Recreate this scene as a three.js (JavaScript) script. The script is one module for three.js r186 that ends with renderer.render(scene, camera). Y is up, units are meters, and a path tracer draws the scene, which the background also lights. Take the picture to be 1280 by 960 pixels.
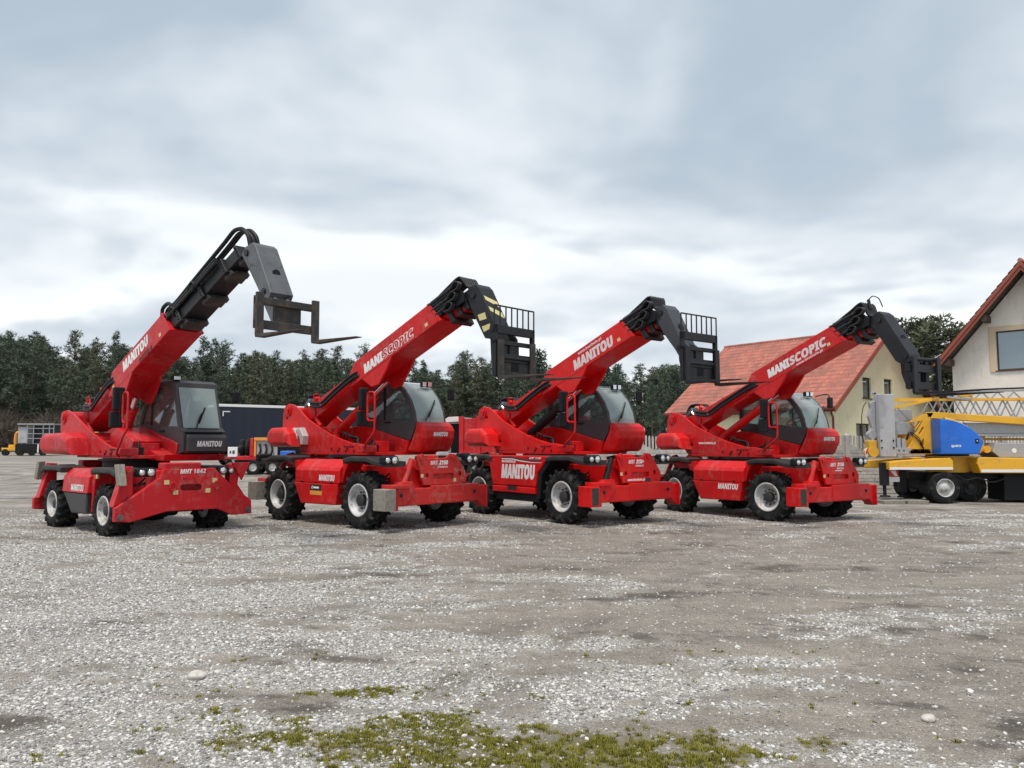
import * as THREE from 'three';
import { RoundedBoxGeometry } from 'three/addons/geometries/RoundedBoxGeometry.js';
import { TextGeometry } from 'three/addons/geometries/TextGeometry.js';
import { FontLoader } from 'three/addons/loaders/FontLoader.js';
import { ImprovedNoise } from 'three/addons/math/ImprovedNoise.js';
import { mergeGeometries, mergeVertices, toCreasedNormals } from 'three/addons/utils/BufferGeometryUtils.js';

const scene = new THREE.Scene();
const renderer = new THREE.WebGLRenderer({ antialias: true });
renderer.toneMapping = THREE.LinearToneMapping;
renderer.toneMappingExposure = 2.25;
renderer.shadowMap.enabled = true;
const camera = new THREE.PerspectiveCamera(52.4, 4 / 3, 0.1, 2000);
camera.position.set(0, 1.743, 0);
camera.rotation.set(0.07725, 0, 0);
scene.add(camera);

// ---- noise
const PN = new ImprovedNoise();
const nz = (x, y, z = 0) => PN.noise(x + 31.7, y + 57.3, z + 11.9);
function fbm(x, y, z = 0, o = 4) { let a = 0, s = 0.5; for (let i = 0; i < o; i++) { a += s * nz(x, y, z + i * 7.1); x *= 2.03; y *= 2.03; z *= 2.03; s *= 0.5; } return a; }
const sm = (a, b, x) => { const t = Math.min(1, Math.max(0, (x - a) / (b - a))); return t * t * (3 - 2 * t); };
const lerp = (a, b, t) => a + (b - a) * t;
function RNG(seed) { let a = seed >>> 0; return () => { a = (a + 0x6D2B79F5) | 0; let t = Math.imul(a ^ (a >>> 15), 1 | a); t = (t + Math.imul(t ^ (t >>> 7), 61 | t)) ^ t; return ((t ^ (t >>> 14)) >>> 0) / 4294967296; }; }

// ---- overcast sky with layered cloud, computed
{
  const W = 1600, Hh = 800, d = new Float32Array(W * Hh * 4);
  for (let j = 0; j < Hh; j++) {
    const el = ((j + 0.5) / Hh - 0.5) * Math.PI, sy = Math.sin(el), cy = Math.cos(el);
    for (let i = 0; i < W; i++) {
      const az = ((i + 0.5) / W - 0.5) * 2 * Math.PI, k = (j * W + i) * 4;
      const X = Math.cos(az) * cy, Z = Math.sin(az) * cy;
      let r, g, b;
      if (sy < -0.02) { r = 0.30; g = 0.30; b = 0.30; }
      else {
        const q = 1 / (Math.max(sy, 0) + 0.16), px = X * q, pz = Z * q;
        const wx = fbm(px * 0.5 + 4, pz * 0.5, 3, 3) * 0.9, wz = fbm(px * 0.5, pz * 0.5 + 9, 6, 3) * 0.9;
        const big = fbm((px + wx) * 0.75, (pz + wz) * 0.75, 1.3, 5), fine = fbm((px + wx) * 2.3 + 5, (pz + wz) * 2.9, 8.4, 5);
        let c = 0.58 + big * 1.25 + fine * 0.55 + fbm(px * 7, pz * 7, 2.2, 3) * 0.14;             // 0 = thick blue-grey cloud, 1 = thin bright cloud
        c = sm(0.08, 1.05, c);
        const low = 1 - sm(0.06, 0.40, sy);
        c = Math.min(1, c * (0.86 + 0.10 * low) + 0.26 * low);
        r = lerp(0.208, 0.402, c); g = lerp(0.250, 0.424, c); b = lerp(0.294, 0.444, c);
        const rent = sm(0.56, 0.9, c) * low * sm(0.02, 0.45, fbm((px + wx) * 0.9 + 20, (pz + wz) * 1.3 + 3, 4, 4) + 0.14);   // thin cloud near the horizon, warm white
        r += rent * 0.15; g += rent * 0.145; b += rent * 0.11;
      }
      d[k] = r; d[k + 1] = g; d[k + 2] = b; d[k + 3] = 1;
    }
  }
  const sky = new THREE.DataTexture(d, W, Hh, THREE.RGBAFormat, THREE.FloatType);
  sky.mapping = THREE.EquirectangularReflectionMapping; sky.magFilter = sky.minFilter = THREE.LinearFilter; sky.wrapS = THREE.RepeatWrapping; sky.needsUpdate = true;
  scene.background = sky; scene.environment = sky;
}
const sun = new THREE.DirectionalLight(0xfff4e8, 1.5);
sun.position.set(-4, 40, -5); sun.target.position.set(0, 0, -20);
sun.castShadow = true; sun.shadow.radius = 26; sun.shadow.mapSize.set(2048, 2048);
Object.assign(sun.shadow.camera, { left: -60, right: 60, top: 60, bottom: -60, near: 1, far: 200 });
scene.add(sun, sun.target);

// ---- helpers
const font = await new FontLoader().loadAsync('fonts/droid/droid_sans_bold.typeface.json');
const taken = {};
function numbered(n) { const k = taken[n] = (taken[n] ?? -1) + 1; return k ? `${n}_${String(k).padStart(3, '0')}` : n; }
function tag(o, label, category, group, kind) {
  if (label) o.userData.label = label;
  if (category) o.userData.category = category;
  if (group) o.userData.group = group;
  if (kind) o.userData.kind = kind;
  return o;
}
function boxUV(g) {                                          // uv in metres, from the side each face points to
  if (g.index) g = g.toNonIndexed();
  if (!g.attributes.normal) g.computeVertexNormals();
  const p = g.attributes.position, uv = new Float32Array(p.count * 2), a = new THREE.Vector3(), b = new THREE.Vector3(), c = new THREE.Vector3();
  for (let i = 0; i < p.count; i += 3) {
    a.fromBufferAttribute(p, i); b.fromBufferAttribute(p, i + 1); c.fromBufferAttribute(p, i + 2);
    const n = b.clone().sub(a).cross(c.clone().sub(a)), x = Math.abs(n.x), y = Math.abs(n.y), z = Math.abs(n.z);
    [a, b, c].forEach((v, k) => { const o = (i + k) * 2; if (y >= x && y >= z) { uv[o] = v.x; uv[o + 1] = v.z; } else if (z >= x) { uv[o] = v.x; uv[o + 1] = v.y; } else { uv[o] = v.z; uv[o + 1] = v.y; } });
  }
  const r = new THREE.BufferGeometry();
  r.setAttribute('position', p); r.setAttribute('normal', g.attributes.normal); r.setAttribute('uv', new THREE.BufferAttribute(uv, 2));
  return r;
}
const join = gs => { gs = (Array.isArray(gs) ? gs.flat(9) : [gs]).map(boxUV); return gs.length > 1 ? mergeGeometries(gs) : gs[0]; };
function part(name, geos, mat, parent, top) {
  const m = new THREE.Mesh(join(geos), mat);
  m.name = top ? numbered(name) : name; m.castShadow = m.receiveShadow = true;
  (parent || scene).add(m);
  return m;
}
function piece(name, geo, mat, parent, x = 0, y = 0, z = 0) {   // shares a geometry
  const m = new THREE.Mesh(geo, mat); m.name = name; m.castShadow = m.receiveShadow = true; m.position.set(x, y, z); parent.add(m); return m;
}
function thing(name, label, category, group, x = 0, y = 0, z = 0, turn = 0) {
  const g = new THREE.Group(); g.name = numbered(name); g.position.set(x, y, z); g.rotation.y = turn; scene.add(g);
  return tag(g, label, category, group);
}
function sub(name, parent) { const g = new THREE.Group(); g.name = name; parent.add(g); return g; }
function box(x0, x1, y0, y1, z0, z1, r = 0) {
  const w = Math.abs(x1 - x0), h = Math.abs(y1 - y0), d = Math.abs(z1 - z0);
  const g = r ? new RoundedBoxGeometry(w, h, d, 2, Math.min(r, w * 0.49, h * 0.49, d * 0.49)) : new THREE.BoxGeometry(w, h, d);
  return g.translate((x0 + x1) / 2, (y0 + y1) / 2, (z0 + z1) / 2);
}
function shapeOf(pts, holes = []) {
  const s = new THREE.Shape(pts.map(p => new THREE.Vector2(p[0], p[1])));
  for (const h of holes) s.holes.push(new THREE.Path(h.map(p => new THREE.Vector2(p[0], p[1]))));
  return s;
}
function prism(pts, z0, z1, bev = 0.008, holes = [], seg = 2) {    // profile in x,y between two z
  const d = z1 - z0, b = Math.min(bev, d * 0.45);
  const g = new THREE.ExtrudeGeometry(shapeOf(pts, holes), { depth: d - 2 * b, bevelEnabled: b > 0, bevelThickness: b, bevelSize: b, bevelOffset: -b, bevelSegments: seg, curveSegments: 6 });
  return g.translate(0, 0, z0 + b);
}
const prismX = (pts, x0, x1, bev, holes) => prism(pts.map(p => [-p[0], p[1]]), x0, x1, bev, (holes || []).map(h => h.map(p => [-p[0], p[1]]))).rotateY(Math.PI / 2);   // profile in z,y
const prismY = (pts, y0, y1, bev, holes) => prism(pts.map(p => [p[0], -p[1]]), y0, y1, bev, (holes || []).map(h => h.map(p => [p[0], -p[1]]))).rotateX(-Math.PI / 2);   // profile in x,z
const V = a => new THREE.Vector3(...a);
function cyl(a, b, r0, r1 = r0, seg = 14, open = false) {
  const A = V(a), B = V(b), d = B.clone().sub(A), g = new THREE.CylinderGeometry(r1, r0, d.length(), seg, 1, open);
  g.applyQuaternion(new THREE.Quaternion().setFromUnitVectors(new THREE.Vector3(0, 1, 0), d.clone().normalize()));
  return g.translate((A.x + B.x) / 2, (A.y + B.y) / 2, (A.z + B.z) / 2);
}
function bar(a, b, w, h) {                                     // a square bar between two points
  const A = V(a), B = V(b), L = A.distanceTo(B), g = new THREE.BoxGeometry(w, h, L), m = new THREE.Matrix4();
  m.lookAt(A, B, Math.abs(B.y - A.y) > 0.98 * L ? new THREE.Vector3(1, 0, 0) : new THREE.Vector3(0, 1, 0));
  return g.applyMatrix4(m).translate((A.x + B.x) / 2, (A.y + B.y) / 2, (A.z + B.z) / 2);
}
const tube = (pts, r, n = 24, seg = 8, closed = false) => new THREE.TubeGeometry(new THREE.CatmullRomCurve3(pts.map(V), closed, 'catmullrom', 0.35), n, r, seg, closed);
const discZ = (x, y, z0, z1, r, seg = 18) => cyl([x, y, z0], [x, y, z1], r, r, seg);
const rot2 = (x, y, a) => [x * Math.cos(a) - y * Math.sin(a), x * Math.sin(a) + y * Math.cos(a)];
const arc = (cx, cy, r, a0, a1, n) => Array.from({ length: n + 1 }, (_, i) => { const a = a0 + (a1 - a0) * i / n; return [cx + r * Math.cos(a), cy + r * Math.sin(a)]; });
const roundRect = (x0, x1, y0, y1, r) => [...arc(x1 - r, y0 + r, r, -Math.PI / 2, 0, 3), ...arc(x1 - r, y1 - r, r, 0, Math.PI / 2, 3), ...arc(x0 + r, y1 - r, r, Math.PI / 2, Math.PI, 3), ...arc(x0 + r, y0 + r, r, Math.PI, Math.PI * 1.5, 3)];
// lettering: real raised letters; o = lower left corner, right and up are directions, w and h metres
function letters(str, w, h, mat, parent, o, right, up, { slant = 0.16, fat = 0.035, raise = 0.004, lift = 0 } = {}) {
  const g = new TextGeometry(str, { font, size: 1, depth: 0.02, curveSegments: 3, bevelEnabled: fat > 0, bevelThickness: 0.02, bevelSize: fat, bevelSegments: 1 });
  g.computeBoundingBox(); const bb = g.boundingBox;
  g.translate(-bb.min.x, -bb.min.y, -bb.min.z);
  const sw = w / ((bb.max.x - bb.min.x) + slant), sh = h / (bb.max.y - bb.min.y), R = V(right).normalize(), U = V(up).normalize(), N = R.clone().cross(U), O = V(o);
  const p = g.attributes.position;
  for (let i = 0; i < p.count; i++) {
    const x = (p.getX(i) + slant * p.getY(i)) * sw, y = p.getY(i) * sh, z = p.getZ(i) / (bb.max.z - bb.min.z) * raise + lift;
    p.setXYZ(i, O.x + R.x * x + U.x * y + N.x * z, O.y + R.y * x + U.y * y + N.y * z, O.z + R.z * x + U.z * y + N.z * z);
  }
  g.computeVertexNormals();
  return part('lettering', g, mat, parent);
}

// ---- textures (tileable value noise)
function tileNoise(seed, n) { const r = RNG(seed), a = Float32Array.from({ length: n * n }, r); return (u, v) => { const x = u * n, y = v * n, i = Math.floor(x), j = Math.floor(y); let f = x - i, g = y - j; f = f * f * (3 - 2 * f); g = g * g * (3 - 2 * g); const A = (p, q) => a[(((q % n) + n) % n) * n + (((p % n) + n) % n)]; return lerp(lerp(A(i, j), A(i + 1, j), f), lerp(A(i, j + 1), A(i + 1, j + 1), f), g); }; }
function tileFbm(seed, n, o) { const l = Array.from({ length: o }, (_, i) => tileNoise(seed + i * 17, n << i)); return (u, v) => { let s = 0, a = 0.5, t = 0; for (const f of l) { s += a * f(u, v); t += a; a *= 0.55; } return s / t; }; }
function tex(size, fn, srgb = true, metres = 1) {              // fn(u,v) gives [r,g,b] 0..1
  const d = new Uint8Array(size * size * 4);
  for (let j = 0; j < size; j++) for (let i = 0; i < size; i++) { const c = fn(i / size, j / size), k = (j * size + i) * 4; for (let q = 0; q < 3; q++) d[k + q] = Math.max(0, Math.min(255, 255 * (c.length ? c[q] : c))); d[k + 3] = 255; }
  const t = new THREE.DataTexture(d, size, size); t.wrapS = t.wrapT = THREE.RepeatWrapping; t.magFilter = THREE.LinearFilter; t.minFilter = THREE.LinearMipmapLinearFilter; t.generateMipmaps = true;
  if (srgb) t.colorSpace = THREE.SRGBColorSpace;
  t.repeat.set(1 / metres, 1 / metres); t.needsUpdate = true; return t;
}
const s2l = c => c <= 0.04045 ? c / 12.92 : Math.pow((c + 0.055) / 1.055, 2.4), l2s = c => c <= 0.0031308 ? c * 12.92 : 1.055 * Math.pow(c, 1 / 2.4) - 0.055;
const mix3 = (a, b, t) => [lerp(a[0], b[0], t), lerp(a[1], b[1], t), lerp(a[2], b[2], t)];
const toS = c => c.map(l2s);
const F1 = tileFbm(3, 4, 6), F2 = tileFbm(41, 8, 6), F3 = tileFbm(77, 32, 4), F4 = tileFbm(99, 6, 3), F5 = tileNoise(123, 128);
const grain = tex(256, (u, v) => { const g = F3(u, v); return [g, g, g]; }, false, 0.6);
function paint(base, dust, amount, chips, seed) {              // painted steel: dust film patches and small chips
  const o = seed * 0.137;
  return tex(512, (u, v) => {
    let c = base;
    c = mix3(c, base.map(x => x * 0.82), sm(0.35, 0.75, F1(u + o, v)));
    c = mix3(c, dust, amount * sm(0.40, 0.78, F2(u, v + o)) * sm(0.35, 0.72, F3(u + o, v)) * (0.3 + 0.7 * F5(u * 2, v * 2)));
    { const st = sm(0.60, 0.74, F4(u * 3 + o, v * 0.4)) * sm(0.3, 0.7, F3(u * 0.5, v * 0.12 + o)); c = mix3(c, dust, 0.5 * amount * st); }
    c = mix3(c, dust, chips * sm(0.655, 0.69, F3(u * 1 + o, v) * 0.6 + F2(u + o, v) * 0.4));
    return toS(c);
  }, true, 2.2);
}
const rough = (a, b, m = 1.7) => tex(256, (u, v) => { const k = lerp(a, b, F2(u, v)); return [k, k, k]; }, false, m);
const P = (o) => new THREE.MeshPhysicalMaterial(o), S = (o) => new THREE.MeshStandardMaterial(o), C = (r, g, b) => new THREE.Color().setRGB(r, g, b);
const dustC = [0.30, 0.24, 0.20];
const redMat = (b, amt, chips, seed) => P({ map: paint(b, dustC, amt, chips, seed), roughnessMap: rough(0.38, 0.66), roughness: 1, specularIntensity: 0.55, clearcoat: 0.14, clearcoatRoughness: 0.12 });
const M = {
  redFresh: redMat([0.64, 0.004, 0.005], 0.14, 0.06, 1),
  red: redMat([0.58, 0.006, 0.008], 0.30, 0.15, 2),
  redWorn: redMat([0.52, 0.010, 0.017], 0.40, 0.3, 3),
  redFaded: redMat([0.54, 0.024, 0.022], 0.45, 0.7, 4),
  white: S({ color: C(0.78, 0.78, 0.79), roughness: 0.5 }),
  pinkWhite: S({ color: C(0.72, 0.62, 0.64), roughness: 0.5 }),
  blackText: S({ color: C(0.02, 0.02, 0.02), roughness: 0.6 }),
  plastic: S({ map: tex(256, (u, v) => { const k = 0.14 + 0.06 * F2(u, v) + 0.05 * sm(0.5, 0.8, F1(u, v)); return [k, k, k * 1.02]; }, true, 1.5), roughness: 0.55 }),
  cabGrey: S({ map: tex(256, (u, v) => { const k = 0.20 + 0.05 * F2(u, v); return [k, k * 1.0, k * 1.04]; }, true, 1.5), roughness: 0.5 }),
  steel: S({ map: tex(256, (u, v) => { const k = 0.08 + 0.08 * F2(u, v); return [k, k * 1.06, k * 1.2]; }, true, 1.1), roughness: 0.5, metalness: 0.2 }),
  jibGrey: S({ map: tex(256, (u, v) => { const k = 0.22 + 0.05 * F2(u, v); return [k, k * 1.06, k * 1.14]; }, true, 1.1), roughness: 0.42, metalness: 0.15 }),
  bareGrey: S({ map: tex(512, (u, v) => { const k = 0.33 + 0.10 * F2(u, v) - 0.14 * sm(0.62, 0.72, F3(u, v) * 0.5 + F1(u, v) * 0.5); return [k, k * 1.03, k * 1.07]; }, true, 1.3), roughness: 0.5, metalness: 0.35 }),
  rust: S({ map: tex(512, (u, v) => toS(mix3([0.045, 0.044, 0.044], [0.085, 0.068, 0.056], sm(0.42, 0.66, F2(u, v)))), true, 0.9), roughness: 0.8, metalness: 0.2 }),
  black: P({ color: C(0.010, 0.011, 0.014), roughness: 0.6, specularIntensity: 0.5 }),
  hose: P({ color: C(0.012, 0.013, 0.016), roughness: 0.5, specularIntensity: 0.6 }),
  chrome: S({ color: C(0.75, 0.76, 0.78), roughness: 0.18, metalness: 1 }),
  rubber: P({ specularIntensity: 0.4, map: tex(512, (u, v) => toS(mix3([0.012, 0.013, 0.015], [0.12, 0.108, 0.094], 0.8 * sm(0.45, 0.8, F2(u, v)) * F3(u, v))), true, 0.8), roughness: 0.85 }),
  rim: S({ map: tex(256, (u, v) => toS(mix3([0.52, 0.53, 0.54], [0.28, 0.25, 0.22], sm(0.48, 0.75, F2(u, v)))), true, 0.7), roughness: 0.55, metalness: 0.08 }),
  hub: S({ color: C(0.03, 0.03, 0.033), roughness: 0.6 }),
  glassGlare: P({ color: C(0.62, 0.76, 0.76), transmission: 0.64, thickness: 0, roughness: 0.05, ior: 1.6, clearcoat: 1, clearcoatRoughness: 0.02 }),  // windscreens: pale diffuse tint paints the sky glare into the pane
  glassDark: P({ color: C(0.66, 0.76, 0.76), transmission: 0.94, thickness: 0, roughness: 0.03, ior: 1.55 }),
  lamp: P({ color: C(0.82, 0.85, 0.86), roughness: 0.12, metalness: 0.7, clearcoat: 1, clearcoatRoughness: 0.03 }),
  mirror: S({ color: C(0.8, 0.8, 0.82), roughness: 0.08, metalness: 1 }),
  yellowMark: S({ color: C(0.62, 0.55, 0.26), roughness: 0.6 }),
  orange: S({ color: C(0.75, 0.30, 0.05), roughness: 0.5 }),
  seat: S({ color: C(0.05, 0.055, 0.065), roughness: 0.9 }),
  alu: S({ color: C(0.50, 0.50, 0.50), roughness: 0.45, metalness: 0.2 }),
  wood: S({ map: tex(256, (u, v) => { const k = 0.46 + 0.24 * F3(u, v * 0.3) - 0.1 * F2(u, v); return [k, k * 0.97, k * 0.91]; }, true, 0.5), roughness: 0.9 }),
};

// ---- ground: packed dirt yard with gravel, moss and tyre tracks
const bumps = [[-8.08, 16.89, -0.020], [-3.42, 17.88, 0.035], [1.08, 18.98, 0.037], [6.17, 20.28, -0.056]];
function gh(x, d) {                                            // height of the yard, d metres in front of the camera
  const t = Math.max(0, d - 30);
  let h = 0.0150 * t * sm(0, 14, t);
  for (const [bx, bd, b] of bumps) h += b * Math.exp(-((x - bx) ** 2 + (d - bd) ** 2) / 9);
  return h;
}
const flat = (x, d) => { let f = 1; for (const [bx, bd] of bumps) f = Math.min(f, sm(2.2, 3.6, Math.hypot(x - bx, d - bd))); return f; };
function relief(x, d) { return d > 60 ? 0 : (-0.02 * rutAt(x, d) + 0.5 * fbm(x * 0.45, d * 0.6, 2, 3) * 0.05 + fbm(x * 2.1, d * 2.6, 9, 3) * 0.022 + fbm(x * 7, d * 7, 5, 2) * 0.007) * (0.15 + 0.85 * flat(x, d)) * (1 - sm(30, 60, d)); }
const blob = (x, d, cx, cd, rx, rd) => Math.exp(-(((x - cx) / rx) ** 2) - (((d - cd) / rd) ** 2));
function mossAt(x, d) {
  let a = 1.15 * blob(x, d, -0.55, 4.85, 0.42, 0.42) + 1.2 * blob(x, d, 0.55, 4.55, 0.85, 0.34) + 0.8 * blob(x, d, -0.2, 4.4, 0.5, 0.25) + 0.55 * blob(x, d, -1.35, 4.75, 0.7, 0.35) + 0.45 * blob(x, d, -1.15, 5.6, 0.4, 0.16) + 0.5 * blob(x, d, -0.7, 5.7, 0.35, 0.12) + 0.3 * blob(x, d, -2.0, 5.1, 0.5, 0.3);
  return sm(0.30, 0.85, a + fbm(x * 3.2, d * 3.6, 3, 4) * 1.3 + fbm(x * 14, d * 14, 6, 2) * 0.7);
}
function gravelAt(x, d) {                                      // 0 bare dirt .. 1 loose pale gravel
  let a = 0.38 + 0.34 * sm(2.0, -4.5, x) * sm(19, 12, d) + 0.32 * blob(x, d, -4.5, 9.5, 3.5, 3) + 0.38 * blob(x, d, -1.2, 4.6, 1.6, 0.8) + 0.36 * blob(x, d, 0.9, 5.7, 0.7, 0.35) + 0.28 * blob(x, d, 0.1, 6.9, 0.9, 0.4) + 0.3 * blob(x, d, 2.6, 6.4, 0.6, 0.35)
    - 0.36 * blob(x, d, 4.5, 12, 5, 5) - 0.30 * blob(x, d, 2.4, 5.0, 0.7, 0.5) - 0.6 * blob(x, d, -2.0, 5.55, 0.7, 0.16) - 0.6 * blob(x, d, -3.3, 5.05, 0.6, 0.16) - 0.5 * blob(x, d, 1.4, 8.2, 1.5, 0.5) - 0.3 * blob(x, d, -1.2, 5.35, 0.5, 0.12) - 0.25 * blob(x, d, -2.9, 6.2, 0.9, 0.25) - 0.22 * blob(x, d, 0, 12, 6, 2);
  a += fbm(x * 0.55, d * 0.9, 4, 4) * 1.45 + fbm(x * 2.2, d * 3.6, 7, 4) * 1.0;
  return sm(0.22, 0.72, a);
}
const ruts = [[14, 2, 14.5], [16.2, 3, 16.9], [-6, 26, 16], [3, -8, 17.2], [3, -8, 19.2], [22, 14, 15]];
function rutAt(x, d) { let a = 0; for (const [cx, cd, R] of ruts) { let e = Math.abs(Math.hypot(x - cx, d - cd) - R); if (e > 0.42) continue; e += 0.25 * fbm(x * 0.9, d * 0.9, R, 2); a = Math.max(a, 1 - sm(0.10, 0.24, e)); } return a && a * sm(-0.25, 0.25, fbm(x * 0.5, d * 0.7, 41, 3)); }
function dampAt(x, d) { return sm(0.12, 0.42, fbm(x * 0.6 + 8, d * 1.1, 12, 4) + fbm(x * 3, d * 4.5, 15, 3) * 0.5 + fbm(x * 13, d * 16, 19, 2) * 0.35 + 0.35 * blob(x, d, -2.0, 5.55, 0.6, 0.12) + 0.35 * blob(x, d, -3.2, 5.0, 0.5, 0.14) + 0.22 * blob(x, d, -1.25, 5.35, 0.45, 0.1) + 0.3 * blob(x, d, -3.1, 5.0, 0.4, 0.12) + 0.25 * blob(x, d, 4.2, 8.4, 1.6, 0.35) + 0.2 * blob(x, d, 2.6, 5.4, 0.4, 0.15)); }
{
  const ds = [], xs = [];
  for (let d = -40; d < 2.5; d += 5) ds.push(d);
  for (let d = 2.5; d < 190;) { ds.push(d); d += d < 7 ? 0.035 : d < 14 ? 0.07 : d < 30 ? 0.16 : d < 60 ? 0.8 : 5; }
  for (let d = 195; d < 1200; d += 120) ds.push(d);
  for (let x = 0; x < 700;) { xs.push(x); x += x < 4.5 ? 0.045 : x < 14 ? 0.12 : x < 30 ? 0.5 : x < 90 ? 4 : 80; }
  const all = [...xs.slice(1).reverse().map(x => -x), ...xs], nx = all.length, nd = ds.length;
  const pos = new Float32Array(nx * nd * 3), uv = new Float32Array(nx * nd * 2), col = new Float32Array(nx * nd * 3), idx = [];
  const dirt = [0.325, 0.298, 0.262], stone = [0.53, 0.522, 0.496], damp = [0.085, 0.072, 0.062], moss = [0.165, 0.150, 0.050];
  for (let j = 0; j < nd; j++) for (let i = 0; i < nx; i++) {
    const x = all[i], d = ds[j], k = j * nx + i, near = d > 2 && d < 60 && Math.abs(x) < 40;
    pos.set([x, gh(x, d) + (near ? relief(x, d) : 0), -d], k * 3); uv.set([x, d], k * 2);
    const g = near ? gravelAt(x, d) : 0.5, w = near ? dampAt(x, d) : 0.25, mo = near && d < 9 ? mossAt(x, d) : 0;
    let c = mix3(dirt, stone, 0.62 * g * (1 - 0.6 * (near ? rutAt(x, d) : 0))); c = mix3(c, [0.13, 0.112, 0.098], near ? 0.5 * rutAt(x, d) * (0.6 + 0.8 * fbm(x * 9, d * 9, 2, 2)) : 0); c = mix3(c, damp, 0.8 * w * (1 - 0.6 * g)); c = mix3(c, moss, mo * 0.7);
    const pale = near ? sm(0.34, 0.55, blob(x, d, 9.6, 18.2, 2.6, 0.35) + blob(x, d, 8.4, 20.4, 1.6, 0.3) + blob(x, d, 13.2, 19.6, 2.4, 0.3) + fbm(x * 1.3, d * 4, 33, 4) * 0.9 - 0.05) * (d > 15 && x > 6 ? 1 : 0) : 0; c = mix3(c, [0.62, 0.62, 0.61], pale * 0.85);
    const f = 1.06 + 0.5 * fbm(x * 0.8, d * 2.2, 21, 4) + 0.35 * fbm(x * 6, d * 8, 23, 3); col.set(c.map(q => q * f * 1.75), k * 3);
    if (i + 1 < nx && j + 1 < nd) idx.push(k, k + 1, k + nx, k + 1, k + nx + 1, k + nx);
  }
  const g = new THREE.BufferGeometry(); g.setAttribute('position', new THREE.BufferAttribute(pos, 3)); g.setAttribute('uv', new THREE.BufferAttribute(uv, 2)); g.setAttribute('color', new THREE.BufferAttribute(col, 3)); g.setIndex(idx); g.computeVertexNormals();
  // grit: small stones packed in dirt, 2.6 m tile
  const N = 2048, T = 2.6, hgt = new Float32Array(N * N), tone = new Float32Array(N * N).fill(-1), r = RNG(42);
  const put = (cx, cy, rad, t) => { const q = 0.6 + 0.4 * r(), a = r() * 3.14, ca = Math.cos(a), sa = Math.sin(a), R = Math.ceil(rad); for (let y = -R; y <= R; y++) for (let x = -R; x <= R; x++) { const u = (x * ca + y * sa) / rad, v = (-x * sa + y * ca) / (rad * q), e = u * u + v * v; if (e < 1) { const k = (((cy + y) % N + N) % N) * N + ((cx + x) % N + N) % N, h = Math.sqrt(1 - e) * rad; if (h > hgt[k] - 1) { hgt[k] = h; tone[k] = t; } } } };
  for (let n = 0; n < 60000; n++) put(Math.floor(r() * N), Math.floor(r() * N), 1.5 + 6.5 * r() ** 3.2, 0.25 + 0.75 * r());
  const map = tex(N, (u, v) => { const k = Math.round(v * N) * N + Math.round(u * N), q = 0.30 + 0.13 * F5(u * 8, v * 8) + 0.12 * F2(u * 2, v * 2); const t = tone[k]; const b = t < 0 ? q * 0.82 : lerp(q, 0.26 + 0.58 * t * t, 0.85); return toS([b * 1.01, b, b * 0.985]); }, true, T);
  const bump = tex(1024, (u, v) => { const k = Math.round(v * N) * N + Math.round(u * N); return Math.min(1, hgt[k] / 9 + 0.25 * F5(u * 8, v * 8)) * 0.9; }, false, T);
  const m = new THREE.Mesh(g, S({ map, bumpMap: bump, bumpScale: 0.016, roughness: 0.92, vertexColors: true }));
  m.name = 'ground'; m.receiveShadow = m.castShadow = true; m.userData.kind = 'structure'; scene.add(m);
}
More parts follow.
